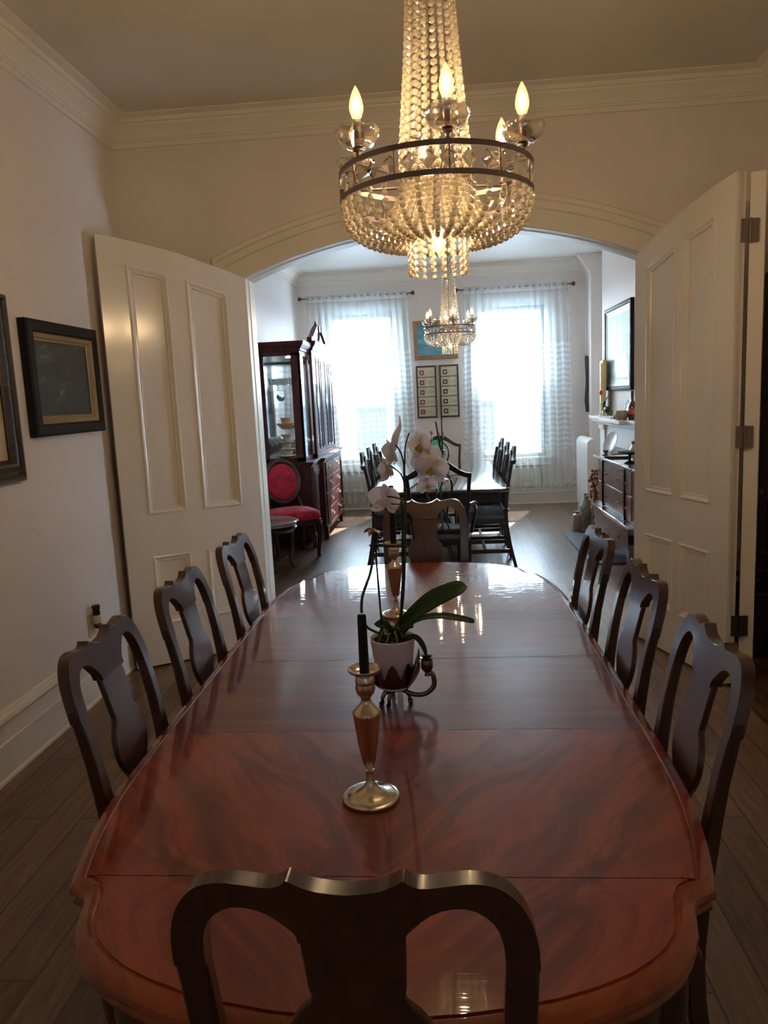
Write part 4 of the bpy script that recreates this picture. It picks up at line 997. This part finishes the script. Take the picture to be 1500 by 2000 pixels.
REB = [(0, -.28), (.2, -.235), (.45, -.205), (.76, -.23), (1.06, -.290)]
def shield_chair(arms):
    r = empty('dining_chair'); y_ = lambda z: ev(REB, z)
    tp = [(0, 1.045), (.05, 1.040), (.10, 1.008), (.16, .965), (.21, .942), (.245, .938)]
    cols = [(x, ev(tp, abs(x))-lerp(.060, .038, min(1, abs(x)/.2))-(.03 if abs(x) < .03 else 0), ev(tp, abs(x))) for x in [lerp(-.245, .245, i/28) for i in range(29)]]
    MB().sheet(cols, -.012, .012, lambda x, y, z: (x, y+y_(z)-.02, z)).build('crest_rail', BLK, r, smooth=40, bevel=.003)
    for s in (-1, 1):
        zs = [.935, .85, .75, .65, .55, .45, .35, .2, .1, 0]
        MB().bar([(s*ev([(0, .20), (.45, .192), (.75, .218), (.935, .232)], z), y_(z), z) for z in zs], [ev([(0, .026), (.45, .036), (.95, .026)], z) for z in zs], .028).build('leg', BLK, r, smooth=40, bevel=.003)
        MB().bar([(s*.23, .20, .43), (s*.225, .20, 0)], [.04, .026], [.04, .026]).build('leg', BLK, r, bevel=.003)
        MB().box(s*.215-.010, s*.215+.010, -.23, .19, .13, .165).build('side_stretcher', BLK, r)
        pts = [(s*.012, y_(.99), .99), (s*.045, y_(.96), .955), (s*.09, y_(.9), .90), (s*.10, y_(.82), .82), (s*.07, y_(.72), .72), (s*.055, y_(.6), .60), (s*.075, y_(.5), .50)]
        MB().tube(spline(pts, 20), .009, 6).build('splat_bar', BLK, r, smooth=50)
        pts = [(s*.010, y_(.99), 1.0), (s*.028, y_(.9), .90), (s*.012, y_(.8), .80), (s*.03, y_(.68), .68), (s*.02, y_(.5), .50)]
        MB().tube(spline(pts, 20), .008, 6).build('splat_bar', BLK, r, smooth=50)
    MB().box(-.20, .20, -.03, -.01, .13, .165).build('cross_stretcher', BLK, r)
    MB().bar([(-.19, y_(.5), .50), (.19, y_(.5), .50)], .02, .045).build('lower_back_rail', BLK, r)
    pl = [(-.20, -.21), (.20, -.21), (.25, .22), (-.25, .22)]
    MB().prism(pl, .385, .44, lambda a, c, h: (a, c, h)).build('seat_rail', BLK, r, bevel=.004)
    pp = [(lerp(p[0], q[0], i/6), lerp(p[1], q[1], i/6)) for p, q in zip(pl, pl[1:]+pl[:1]) for i in range(6)]
    MB().grid([[(x*f_, y*f_, z) for x, y in pp] for f_, z in ((1.0, .438), (1.01, .46), (.95, .482), (.6, .496), (.02, .50))], True).build('seat', SEATF, r, smooth=60)
    if arms:
        for s in (-1, 1):
            MB().tube(spline([(s*.222, y_(.70), .695), (s*.265, -.10, .69), (s*.285, .02, .675), (s*.275, .09, .66), (s*.262, .105, .645)], 16), .015, 8).build('armrest', BLK, r, smooth=50)
            MB().tube(spline([(s*.275, .07, .66), (s*.285, .06, .60), (s*.262, .10, .50), (s*.248, .13, .42)], 12), .014, 8).build('arm_support', BLK, r, smooth=50)
    return r
side0 = shield_chair(False); arm0 = shield_chair(True)
GRP = 'black shield-back chairs round the far table'
def put(o, bx, by, hd, lb):
    dx, dy = -math.sin(hd)*-.235, math.cos(hd)*-.235
    o.location = (bx-dx, by-dy, 0); o.rotation_euler = (0, 0, hd); tag(o, lb, 'chair', GRP)
put(arm0, -.035, 5.50, 0, 'black armchair with pierced back at the near head of the far table')
put(copy_tree(arm0), -.02, 8.68, PI, 'black armchair at the far head of the far table, between the windows')
sd = [(.565, 6.61, PI/2, 'nearest black side chair on the radiator side of the far table, seat clearly visible'), (.565, 7.22, PI/2, 'middle black side chair on the radiator side of the far table'), (.565, 7.86, PI/2, 'black side chair on the radiator side closest to the windows'),
      (-.645, 6.61, -PI/2, 'nearest black side chair on the cabinet side of the far table'), (-.645, 7.22, -PI/2, 'middle black side chair on the cabinet side of the far table'), (-.645, 7.86, -PI/2, 'black side chair on the cabinet side closest to the windows')]
for i, (x, y, h_, lb) in enumerate(sd): put(side0 if i == 0 else copy_tree(side0), x, y, h_, lb)
# things on the far table
cs = empty('candelabrum', (-.002, 6.6, .76), 0, 'dark metal candle stand with two slender arms on the black far table', 'candelabrum')
MB().lathe([(.001, 0), (.05, 0), (.05, .01), (.02, .02), (.01, .05), (.016, .10), (.012, .14), (.022, .17), (.024, .20), (.012, .215), (.018, .24), (.026, .268), (.020, .272), (.001, .262)], (0, 0, 0), 20).build('stand', TARN, cs, smooth=50)
taper((-.012, 6.595, 1.030), .255, .008, .006, 'black taper leaning to one side in the far candle stand', (0, -.13, 0))
taper((.006, 6.605, 1.030), .30, .007, .005, 'black taper standing upright in the far candle stand')
vs = MB().lathe([(.001, 0), (.03, 0), (.035, .02), (.03, .10), (.035, .16), (.032, .16), (.027, .10), (.001, .01)], (0, 0, 0), 16).build('glass_vase', GLASSW, None, smooth=50)
vs.location = (-.06, 6.75, .76); tag(vs, 'small clear vase holding artificial flowers on the black far table', 'vase')
tl = empty('artificial_flower_bunch', (-.06, 6.75, .78), 0, 'bright green stemmed artificial flowers with red and orange buds on the far table', 'flowers')
for i, (dx, dz, m_) in enumerate(((-.028, .385, TULR), (.035, .37, TULR), (.078, .38, TULO), (.0, .30, TULG), (-.05, .26, TULG), (.06, .28, TULG))):
    MB().tube(spline([(0, 0, .01), (dx*.4, .005*i, dz*.5), (dx, 0, dz)], 8), .007, 6).build('stem', TULG, tl, smooth=50)
    MB().blob((dx, 0, dz+.012), .014, .014, .018, 8).build('bud', m_, tl)
    leaf([(0, 0, .02), (dx*.5+.02, -.01, dz*.35), (dx*.8+.03, -.01, dz*.72)], .012, (0, -1, .2), parent=tl, m_=TULG, name='blade')

# ------------------------------------------------------------------ wall things in the far room
SEA = art_mat('blue_sea_painting', [(.25, (.03, .14, .22)), (.45, (.06, .30, .42)), (.60, (.16, .45, .55)), (.75, (.55, .62, .55))], (1, 1, 6), 3.5, 5, 1.5)
frame('framed_painting', (-.032, YF-.004, 2.232), 0, .595, .505, [(0, 0), (0, .02), (.01, .028), (.045, .026), (.055, .016)], wood('oak_frame', (.22, .11, .05), (.40, .22, .11), .4, 0), 'blue seascape in a wide oak frame between the two windows', art=SEA)
CARD = art_mat('cream_card', [(.4, (.52, .50, .38)), (.6, (.60, .57, .44))], (1, 1, 1), 8)
REDB = mat('dark_red_stamp', (.22, .03, .03), .6); PALE = mat('pale_stamp_centre', (.50, .44, .38), .6)
for k, (x0, x1) in enumerate(((-.308, -.040), (.000, .255))):
    fr_ = frame('certificate_frame', ((x0+x1)/2, YF-.004, 1.558), 0, x1-x0, .69, [(0, 0), (0, .016), (.018, .016), (.022, .010)], mat('dark_frame', (.035, .022, .020), .4), ('narrow dark frame of five cream cards, the one nearer the cabinet window', 'narrow dark frame of five cream cards with a reflection, the one nearer the radiator')[k], art=CARD)
    w_ = x1-x0
    for i in range(5):
        zc = .258-i*.129
        if i: MB().box(-w_/2+.02, w_/2-.02, -.014, -.009, zc+.061, zc+.070).build('divider', mat('dark_frame', (.03, .02, .02)), fr_)
        MB().ring([(-w_/2+.045, zc-.034), (-w_/2+.105, zc-.034), (-w_/2+.105, zc+.026), (-w_/2+.045, zc+.026)], [(0, .0102), (0, .0125), (.016, .0125), (.016, .0102)], lambda a, z, h: (a, -h, z)).build('stamp_border', REDB if k == 0 else MAHD, fr_)
        for q in range(2): MB().box(.005, w_/2-.045, -.0112, -.0102, zc+.004-q*.018, zc+.007-q*.018).build('ink_line', mat('ink', (.22, .21, .18), .7), fr_)
# pictures edge-on on the far left wall
PALEB = mat('pale_print', (.55, .72, .74), .3)
frame('framed_print', (XL+.004, 7.45, 2.18), PI/2, .42, .34, [(0, 0), (0, .014), (.012, .014), (.016, .008)], BLACK, 'thin framed print high on the far room wall, seen edge-on beside the open door', art=PALEB)
frame('framed_print', (XL+.004, 7.12, 1.61), PI/2, .30, .44, [(0, 0), (0, .03), (.02, .03), (.03, .01)], BLACK, 'black framed print seen edge-on low on the far room wall near the cabinet', art=mat('dark_print', (.03, .03, .04), .4))
# large drawing over the mantel
DRAW = art_mat('white_mountain_drawing', [(.30, (.40, .60, .66)), (.50, (.62, .80, .85)), (.62, (.42, .60, .68)), (.8, (.72, .86, .9))], (1, 2.2, .8), 7, 7, 2.0, .6)
big = frame('framed_drawing', (1.846, 7.94, 1.905), -PI/2, 1.14, .86, [(0, 0), (0, .030), (.010, .034), (.034, .034), (.040, .022)], BLACK, 'large pale blue mountain drawing in a black frame above the mantelpiece',
            inner=([(.040, .022), (.046, .024), (.060, .020), (.062, .014), (.10, .012)], mat('white_mat', (.72, .82, .86), .5)), art=DRAW)
mt_ = MB()
for k, (yc, zt, wd) in enumerate(((.10, .22, .16), (-.17, .30, .20), (.30, .05, .14))):
    mt_.prism([(yc-wd, -.30), (yc-wd*.35, zt-.16), (yc, zt), (yc+wd*.4, zt-.2), (yc+wd, -.30)], .0102, .0112+.0004*k, lambda a, z, c: (a, -c, z))
mt_.build('mountain_shape', art_mat('mountain_hatching', [(.40, (.22, .36, .42)), (.55, (.58, .74, .80)), (.7, (.34, .50, .58))], (12, 1, 1.2), 5, 6, 2), big)
# carved mirror on the pier, edge-on
cm = empty('wall_mirror', (1.914, 9.93, 1.56), 0, 'narrow mirror in a wavy carved dark wood frame, seen edge-on on the corner pier', 'mirror')
pts = spline([(-.012, 0, .355), (-.022, 0, .33), (-.014, 0, .15), (-.012, 0, 0), (-.022, 0, -.15), (-.026, 0, -.22), (-.016, 0, -.30), (-.014, 0, -.355)], 30)
MB().bar([(x, -.03, z) for x, y, z in pts], .03, .02).build('carved_frame', MAHD, cm, smooth=50); MB().bar([(x, .03, z) for x, y, z in pts], .03, .02).build('carved_frame', MAHD, cm, smooth=50)
MB().box(-.012, -.003, -.03, .03, -.35, .35).build('mirror_glass', TAN, cm)

# ------------------------------------------------------------------ mantel, hearth, radiator
ml = (1.75, 7.5, 0); mn = struct(empty('trim_mantelpiece', ml)); XM = at_(ml)
b = MB(); b.box(1.665, 1.85, 6.2, 8.62, 1.175, 1.205); b.box(1.69, 1.85, 6.22, 8.60, 1.145, 1.175); b.box(1.60, 1.70, 6.9, 7.75, 1.168, 1.205); b.box(1.74, 1.85, 6.25, 8.57, 1.115, 1.145)
struct(b.build('mantel_shelf', TRIM, mn, bevel=.005, xf=XM))
for y0, y1 in ((6.3, 6.5), (8.3, 8.52)):
    b = MB().box(1.77, 1.85, y0, y1, 0, 1.115); b.box(1.755, 1.85, y0-.01, y1+.01, 0, .18); b.box(1.755, 1.85, y0-.01, y1+.01, 1.06, 1.115)
    struct(b.build('pilaster', TRIM, mn, bevel=.004, xf=XM))
struct(MB().box(1.79, 1.85, 6.5, 8.3, .90, 1.115).build('frieze', TRIM, mn, bevel=.004, xf=XM))
struct(MB().box(1.835, 1.85, 6.5, 8.3, 0, .9).build('fireplace_surround', mat('grey_brown_tile', (.30, .25, .22), .25), mn, xf=XM))
struct(MB().box(1.82, 1.838, 6.9, 7.9, 0, .72).build('firebox', mat('soot', (.01, .01, .01), .8), mn, xf=XM))
b = MB().box(1.25, 1.83, 6.4, 7.87, .0005, .012); h_ = struct(b.build('trim_hearth_slab', SLATE, None, bevel=.003))
rl_ = (1.75, 9.2, 0)
rd = empty('radiator', rl_, 0, 'tall white painted cast-iron radiator between the lace curtain and the mantelpiece', 'radiator')
XR_ = at_(rl_)
for i in range(8):
    y0 = 8.85+i*.088
    prof = [(1.695, .10), (1.825, .10), (1.83, .80)]+[(1.76+.07*math.cos(a), .86+.065*math.sin(a)) for a in [j*PI/10 for j in range(11)]]+[(1.69, .80)]
    b = MB().prism(prof, y0, y0+.080, lambda a, z, c: (a, c, z))
    b.prism([(1.70, 0), (1.73, 0), (1.73, .12), (1.70, .12)], y0+.02, y0+.06, lambda a, z, c: (a, c, z)); b.prism([(1.79, 0), (1.82, 0), (1.82, .12), (1.79, .12)], y0+.02, y0+.06, lambda a, z, c: (a, c, z))
    b.box(1.745, 1.752, y0-.004, y0, .16, .80)
    P(b, 'radiator_section', RADP, rd, .012, 30, XR_)
# dresser
dl_ = (1.62, 6.4, 0); ds = empty('dresser', dl_, 0, 'walnut dresser with brass-pull drawers standing in front of the fireplace', 'dresser'); XD = at_(dl_)
b = MB(); b.box(1.46, 1.78, 5.80, 7.12, .44, .865); P(b, 'case', DRSW, ds, .004, 30, XD)
P(MB().box(1.425, 1.79, 5.76, 7.18, .866, .892), 'top', mat('grey_polished_top', (.20, .19, .22), .15, coat=1), ds, .006, 30, XD)
P(MB().box(1.395, 1.78, 5.78, 7.16, .415, .440), 'ledge', mat('grey_polished_top', (.2, .19, .22)), ds, .006, 30, XD)
b = MB(); ys = [5.82+i*1.30/16 for i in range(17)]
b.grid([[(1.42-.03*math.sin(PI*i/16), y, .415) for i, y in enumerate(ys)], [(1.42-.03*math.sin(PI*i/16), y, .21+.05*math.cos(2*PI*i/16)**2) for i, y in enumerate(ys)], [(1.78, y, .24) for y in ys], [(1.78, y, .415) for y in ys]], False, True)
P(b, 'bow_front_drawer', DRSW, ds, 0, 30, XD)
for y in (5.98, 6.96):
    P(MB().lathe([(.002, 0), (.015, -.004), (.016, -.018), (.006, -.024)], (1.395, y, .33), 12, 'x'), 'drawer_knob', BRASS, ds, 0, 40, XD)
for y0, y1 in ((5.86, 6.04), (6.10, 6.84), (6.92, 7.08)):
    P(MB().box(1.452, 1.462, y0, y1, .465, .655), 'drawer', DRSW, ds, .003, 30, XD); d_ = P(MB().box(1.452, 1.462, y0, y1, .668, .85), 'drawer', DRSW, ds, .003, 30, XD)
    for z in (.56, .755):
        for y in ([(y0+y1)/2] if y1-y0 < .3 else [y0+.15, y1-.15]):
            P(MB().lathe([(.012, .01), (.008, 0), (.006, -.01), (.012, -.016), (.010, -.024), (.002, -.026)], (1.452, y, z), 10, 'x'), 'drawer_pull', BRASS, ds, 0, 40, XD)
for y in (6.07, 6.88): P(MB().box(1.440, 1.462, y-.025, y+.025, .445, .86), 'pilaster', BLK, ds, .003, 30, XD)
for y in (5.86, 7.08):
    for x in (1.46, 1.74): P(MB().bar([(x, y, .25), (x, y-.01, .12), (x-.01, y-.02, 0)], [.07, .06, .05], [.07, .06, .05]), 'leg', BLK, ds, .003, 30, XD)
# on the dresser
z = .8925
def lone(name, prof, m_, loc, label, cat, n_=24, axis='z', rot=None):
    o = MB().lathe(prof, (0, 0, 0), n_, axis).build(name, m_, None, smooth=45); o.location = loc
    if rot: o.rotation_euler = rot
    return tag(o, label, cat)
lone('silver_tray', [(.001, .0), (.14, 0), (.17, .012), (.172, .016), (.14, .006), (.001, .006)], SILVER, (1.60, 6.80, z), 'round silver tray lying on the dresser', 'tray', 32)
lone('dinner_plate', [(.001, 0), (.07, .0), (.103, .014), (.105, .018), (.07, .008), (.001, .008)], WHITE, (1.58, 7.09, z+.104), 'white plate leaning upright at the window end of the dresser', 'plate', 32, 'z', (0, -1.2, .35))
lone('cake_stand', [(.001, 0), (.05, 0), (.045, .008), (.012, .02), (.012, .07), (.09, .085), (.10, .095), (.09, .094), (.001, .09)], BLACK, (1.52, 6.18, z), 'dark footed cake stand near the front edge of the dresser', 'cake stand')
lone('silver_pitcher', [(.001, 0), (.04, 0), (.03, .01), (.05, .05), (.055, .08), (.035, .12), (.03, .145), (.04, .16), (.036, .16), (.026, .14), (.001, .02)], SILVER, (1.62, 6.40, z), 'silver pitcher standing behind the dark cake stand', 'pitcher')
lone('silver_bowl', [(.001, 0), (.03, 0), (.02, .02), (.06, .045), (.075, .06), (.072, .06), (.05, .04), (.001, .03)], SILVER, (1.68, 6.62, z), 'footed silver bowl on the dresser between tray and pitcher', 'bowl')
lone('cream_teapot', [(.001, 0), (.04, 0), (.055, .03), (.05, .06), (.02, .075), (.01, .085), (.001, .09)], CREAM, (1.60, 6.12+.42-.12, z) if False else (1.70, 6.22, z), 'small cream teapot at the door end of the dresser', 'teapot')
lone('silver_salt_cellar', [(.001, 0), (.02, 0), (.012, .015), (.022, .03), (.025, .045), (.022, .045), (.001, .03)], TARN, (1.50, 6.98, z), 'tiny dark silver salt cellar at the window end of the dresser', 'salt cellar')
# on the mantel shelf
z = 1.2055
gp = frame('framed_painting', (1.80, 8.43, 1.555), -PI/2-.10, .30, .60, [(0, 0), (0, .02), (.01, .034), (.03, .028), (.045, .014)], GOLD, 'small green landscape in an ornate gilt frame standing at the window end of the mantel', art=art_mat('pale_green_landscape', [(.35, (.20, .45, .48)), (.5, (.48, .66, .50)), (.65, (.62, .76, .70))], (1, 1, 4), 2))
gp.location.z = z+.301
bv = lone('bud_vase', [(.001, 0), (.018, 0), (.02, .02), (.009, .06), (.008, .13), (.010, .14), (.006, .14), (.001, .02)], GLASSW, (1.71, 8.18, z), 'slim bud vase with one red tulip on the mantel', 'vase')
tp_ = empty('artificial_tulip', (1.71, 8.18, z+.02), 0, 'single red tulip on a green stem in the slim bud vase', 'flower')
MB().tube([(0, 0, 0), (.004, 0, .10), (0, 0, .21)], .004, 6).build('stem', TULG, tp_); MB().blob((0, 0, .232), .018, .018, .026, 10).build('bloom', TULR, tp_)
fg = empty('bird_figurine', (1.72, 7.93, z), .4, 'dark metal heron-like figurine with a long upraised beak on the mantel', 'figurine')
b = MB().blob((0, 0, .075), .028, .05, .035, 10); b.tube(spline([(0, .03, .085), (0, .06, .11), (0, .055, .14)], 8), .012, 8); b.blob((0, .055, .145), .016, .02, .016, 8); b.tube([(0, .055, .145), (0, -.03, .235)], [.007, .003], 6)
b.tube([(.008, 0, .05), (.01, .01, 0)], .004, 6); b.tube([(-.008, 0, .05), (-.01, -.02, 0)], .004, 6); b.box(-.03, .03, -.06, .05, 0, .006); b.tube([(0, -.04, .07), (0, -.09, .05)], [.012, .004], 6)
b.build('bird_body', IRON, fg, smooth=50)
bk_ = MB().box(-.06, .06, -.16, .16, 0, .012).build('open_booklet', mat('white_paper', (.78, .82, .82), .6), None); bk_.location = (1.70, 7.68, z); bk_.rotation_euler = (0, 0, .15); tag(bk_, 'white booklet lying flat on the mantel beside the dark figurine', 'booklet')
lone('blue_white_plate', [(.001, 0), (.05, 0), (.085, .012), (.086, .016), (.05, .006), (.001, .005)], art_mat('blue_white_glaze', [(.42, (.70, .78, .82)), (.55, (.16, .30, .45))], (1, 1, 1), 26, 4, 1, .15), (1.79, 7.36, z+.088), 'blue and white plate propped upright on the mantel under the drawing', 'plate', 28, 'z', (0, -1.35, 0))
bt = empty('wine_bottle', (1.75, 7.03, z), 0, 'dark bottle with a red neck at the door end of the mantel', 'bottle')
MB().lathe([(.001, 0), (.034, 0), (.036, .01), (.036, .12), (.030, .145), (.014, .175), (.013, .20)], (0, 0, 0), 20).build('bottle_body', mat('dark_brown_glass', (.05, .012, .006), .1, coat=1), bt, smooth=45)
MB().lathe([(.0365, .05), (.0368, .10)], (0, 0, 0), 20, cap=False).build('label_band', mat('red_orange_label', (.50, .08, .03), .5), bt, smooth=60); MB().lathe([(.014, .195), (.015, .25), (.013, .262), (.001, .263)], (0, 0, 0), 14).build('neck_foil', mat('dark_green_foil', (.03, .06, .05), .4), bt, smooth=50)
lone('clay_pot', [(.001, 0), (.045, 0), (.06, .03), (.062, .06), (.05, .085), (.045, .085), (.05, .05), (.001, .02)], TAN, (1.665, 7.08, z), 'round tan clay pot at the edge of the mantel below the dark bottle', 'pot')
lone('brass_bell', [(.001, .035), (.006, .034), (.010, .02), (.018, .004), (.02, 0), (.001, .002)], IRON, (1.68, 7.42, z), 'tiny dark bell on the mantel beside the clay pot', 'bell')
# floor by the hearth
lone('stoneware_jar', [(.001, 0), (.048, 0), (.052, .01), (.052, .15), (.045, .175), (.022, .185), (.022, .205), (.027, .21), (.001, .21)], art_mat('pinkish_stoneware', [(.4, (.42, .34, .34)), (.6, (.55, .47, .46))], (1, 1, 1), 12), (1.425, 8.04, 0), 'small pinkish stoneware jar on the floor at the hearth corner', 'jar')
jb = lone('stone_vase', [(.001, 0), (.05, 0), (.075, .10), (.08, .20), (.06, .28), (.025, .32), (.02, .36), (.026, .385), (.001, .385)], art_mat('mottled_grey_stone', [(.35, (.20, .20, .20)), (.6, (.50, .50, .49))], (1, 1, 1), 22, 6), (1.545, 8.17, 0), 'tall mottled grey stone vase on the floor beside the radiator', 'vase')
gv = lone('tall_glass_vase', [(.001, 0), (.035, 0), (.04, .02), (.03, .15), (.045, .28), (.043, .28), (.027, .15), (.001, .02)], GLASSW, (1.60, 7.93, 0.0125) if False else (1.60, 7.98, 0), 'tall clear vase of dried flowers next to the dresser', 'vase')
dfl = empty('dried_flower_bunch', (1.60, 7.98, .03), 0, 'bunch of dried orange-brown flowers standing in the tall clear vase', 'flowers')
b = MB(); c2 = MB()
for i in range(46):
    a = random.random()*6.28; q = random.uniform(.0, .085); z = random.uniform(.30, .62); c2.blob((q*math.cos(a), q*math.sin(a), z), .017, .017, .02, 6)
    if i % 2: b.tube([(q*.1, 0, .0), (q*math.cos(a), q*math.sin(a), z)], .002, 5)
b.build('dried_stems', mat('straw_stem', (.35, .25, .10), .7), dfl, smooth=60); c2.build('dried_blooms', art_mat('dried_bloom_mix', [(.4, (.28, .08, .03)), (.55, (.50, .18, .06)), (.7, (.50, .33, .20))], (1, 1, 1), 18), dfl, smooth=60)
gp_ = lone('grey_planter', [(.001, 0), (.06, 0), (.075, .12), (.078, .125), (.07, .125), (.001, .11)], GREY, (1.63, 7.56, .0125), 'small grey planter on the hearth slab beside the dresser', 'planter')
bo = MB(); bo.bar(spline([(0, 0, .20), (0, 0, .10), (0, -.01, .05), (0, -.10, .02)], 10), .07, [.09, .085, .08, .075, .07, .06, .055, .05, .04, .035])
bo = bo.build('fireside_boot', BLACK, None, smooth=50); bo.location = (1.54, 7.36, .03); tag(bo, 'black boot-shaped holder on the hearth in front of the dresser leg', 'boot')
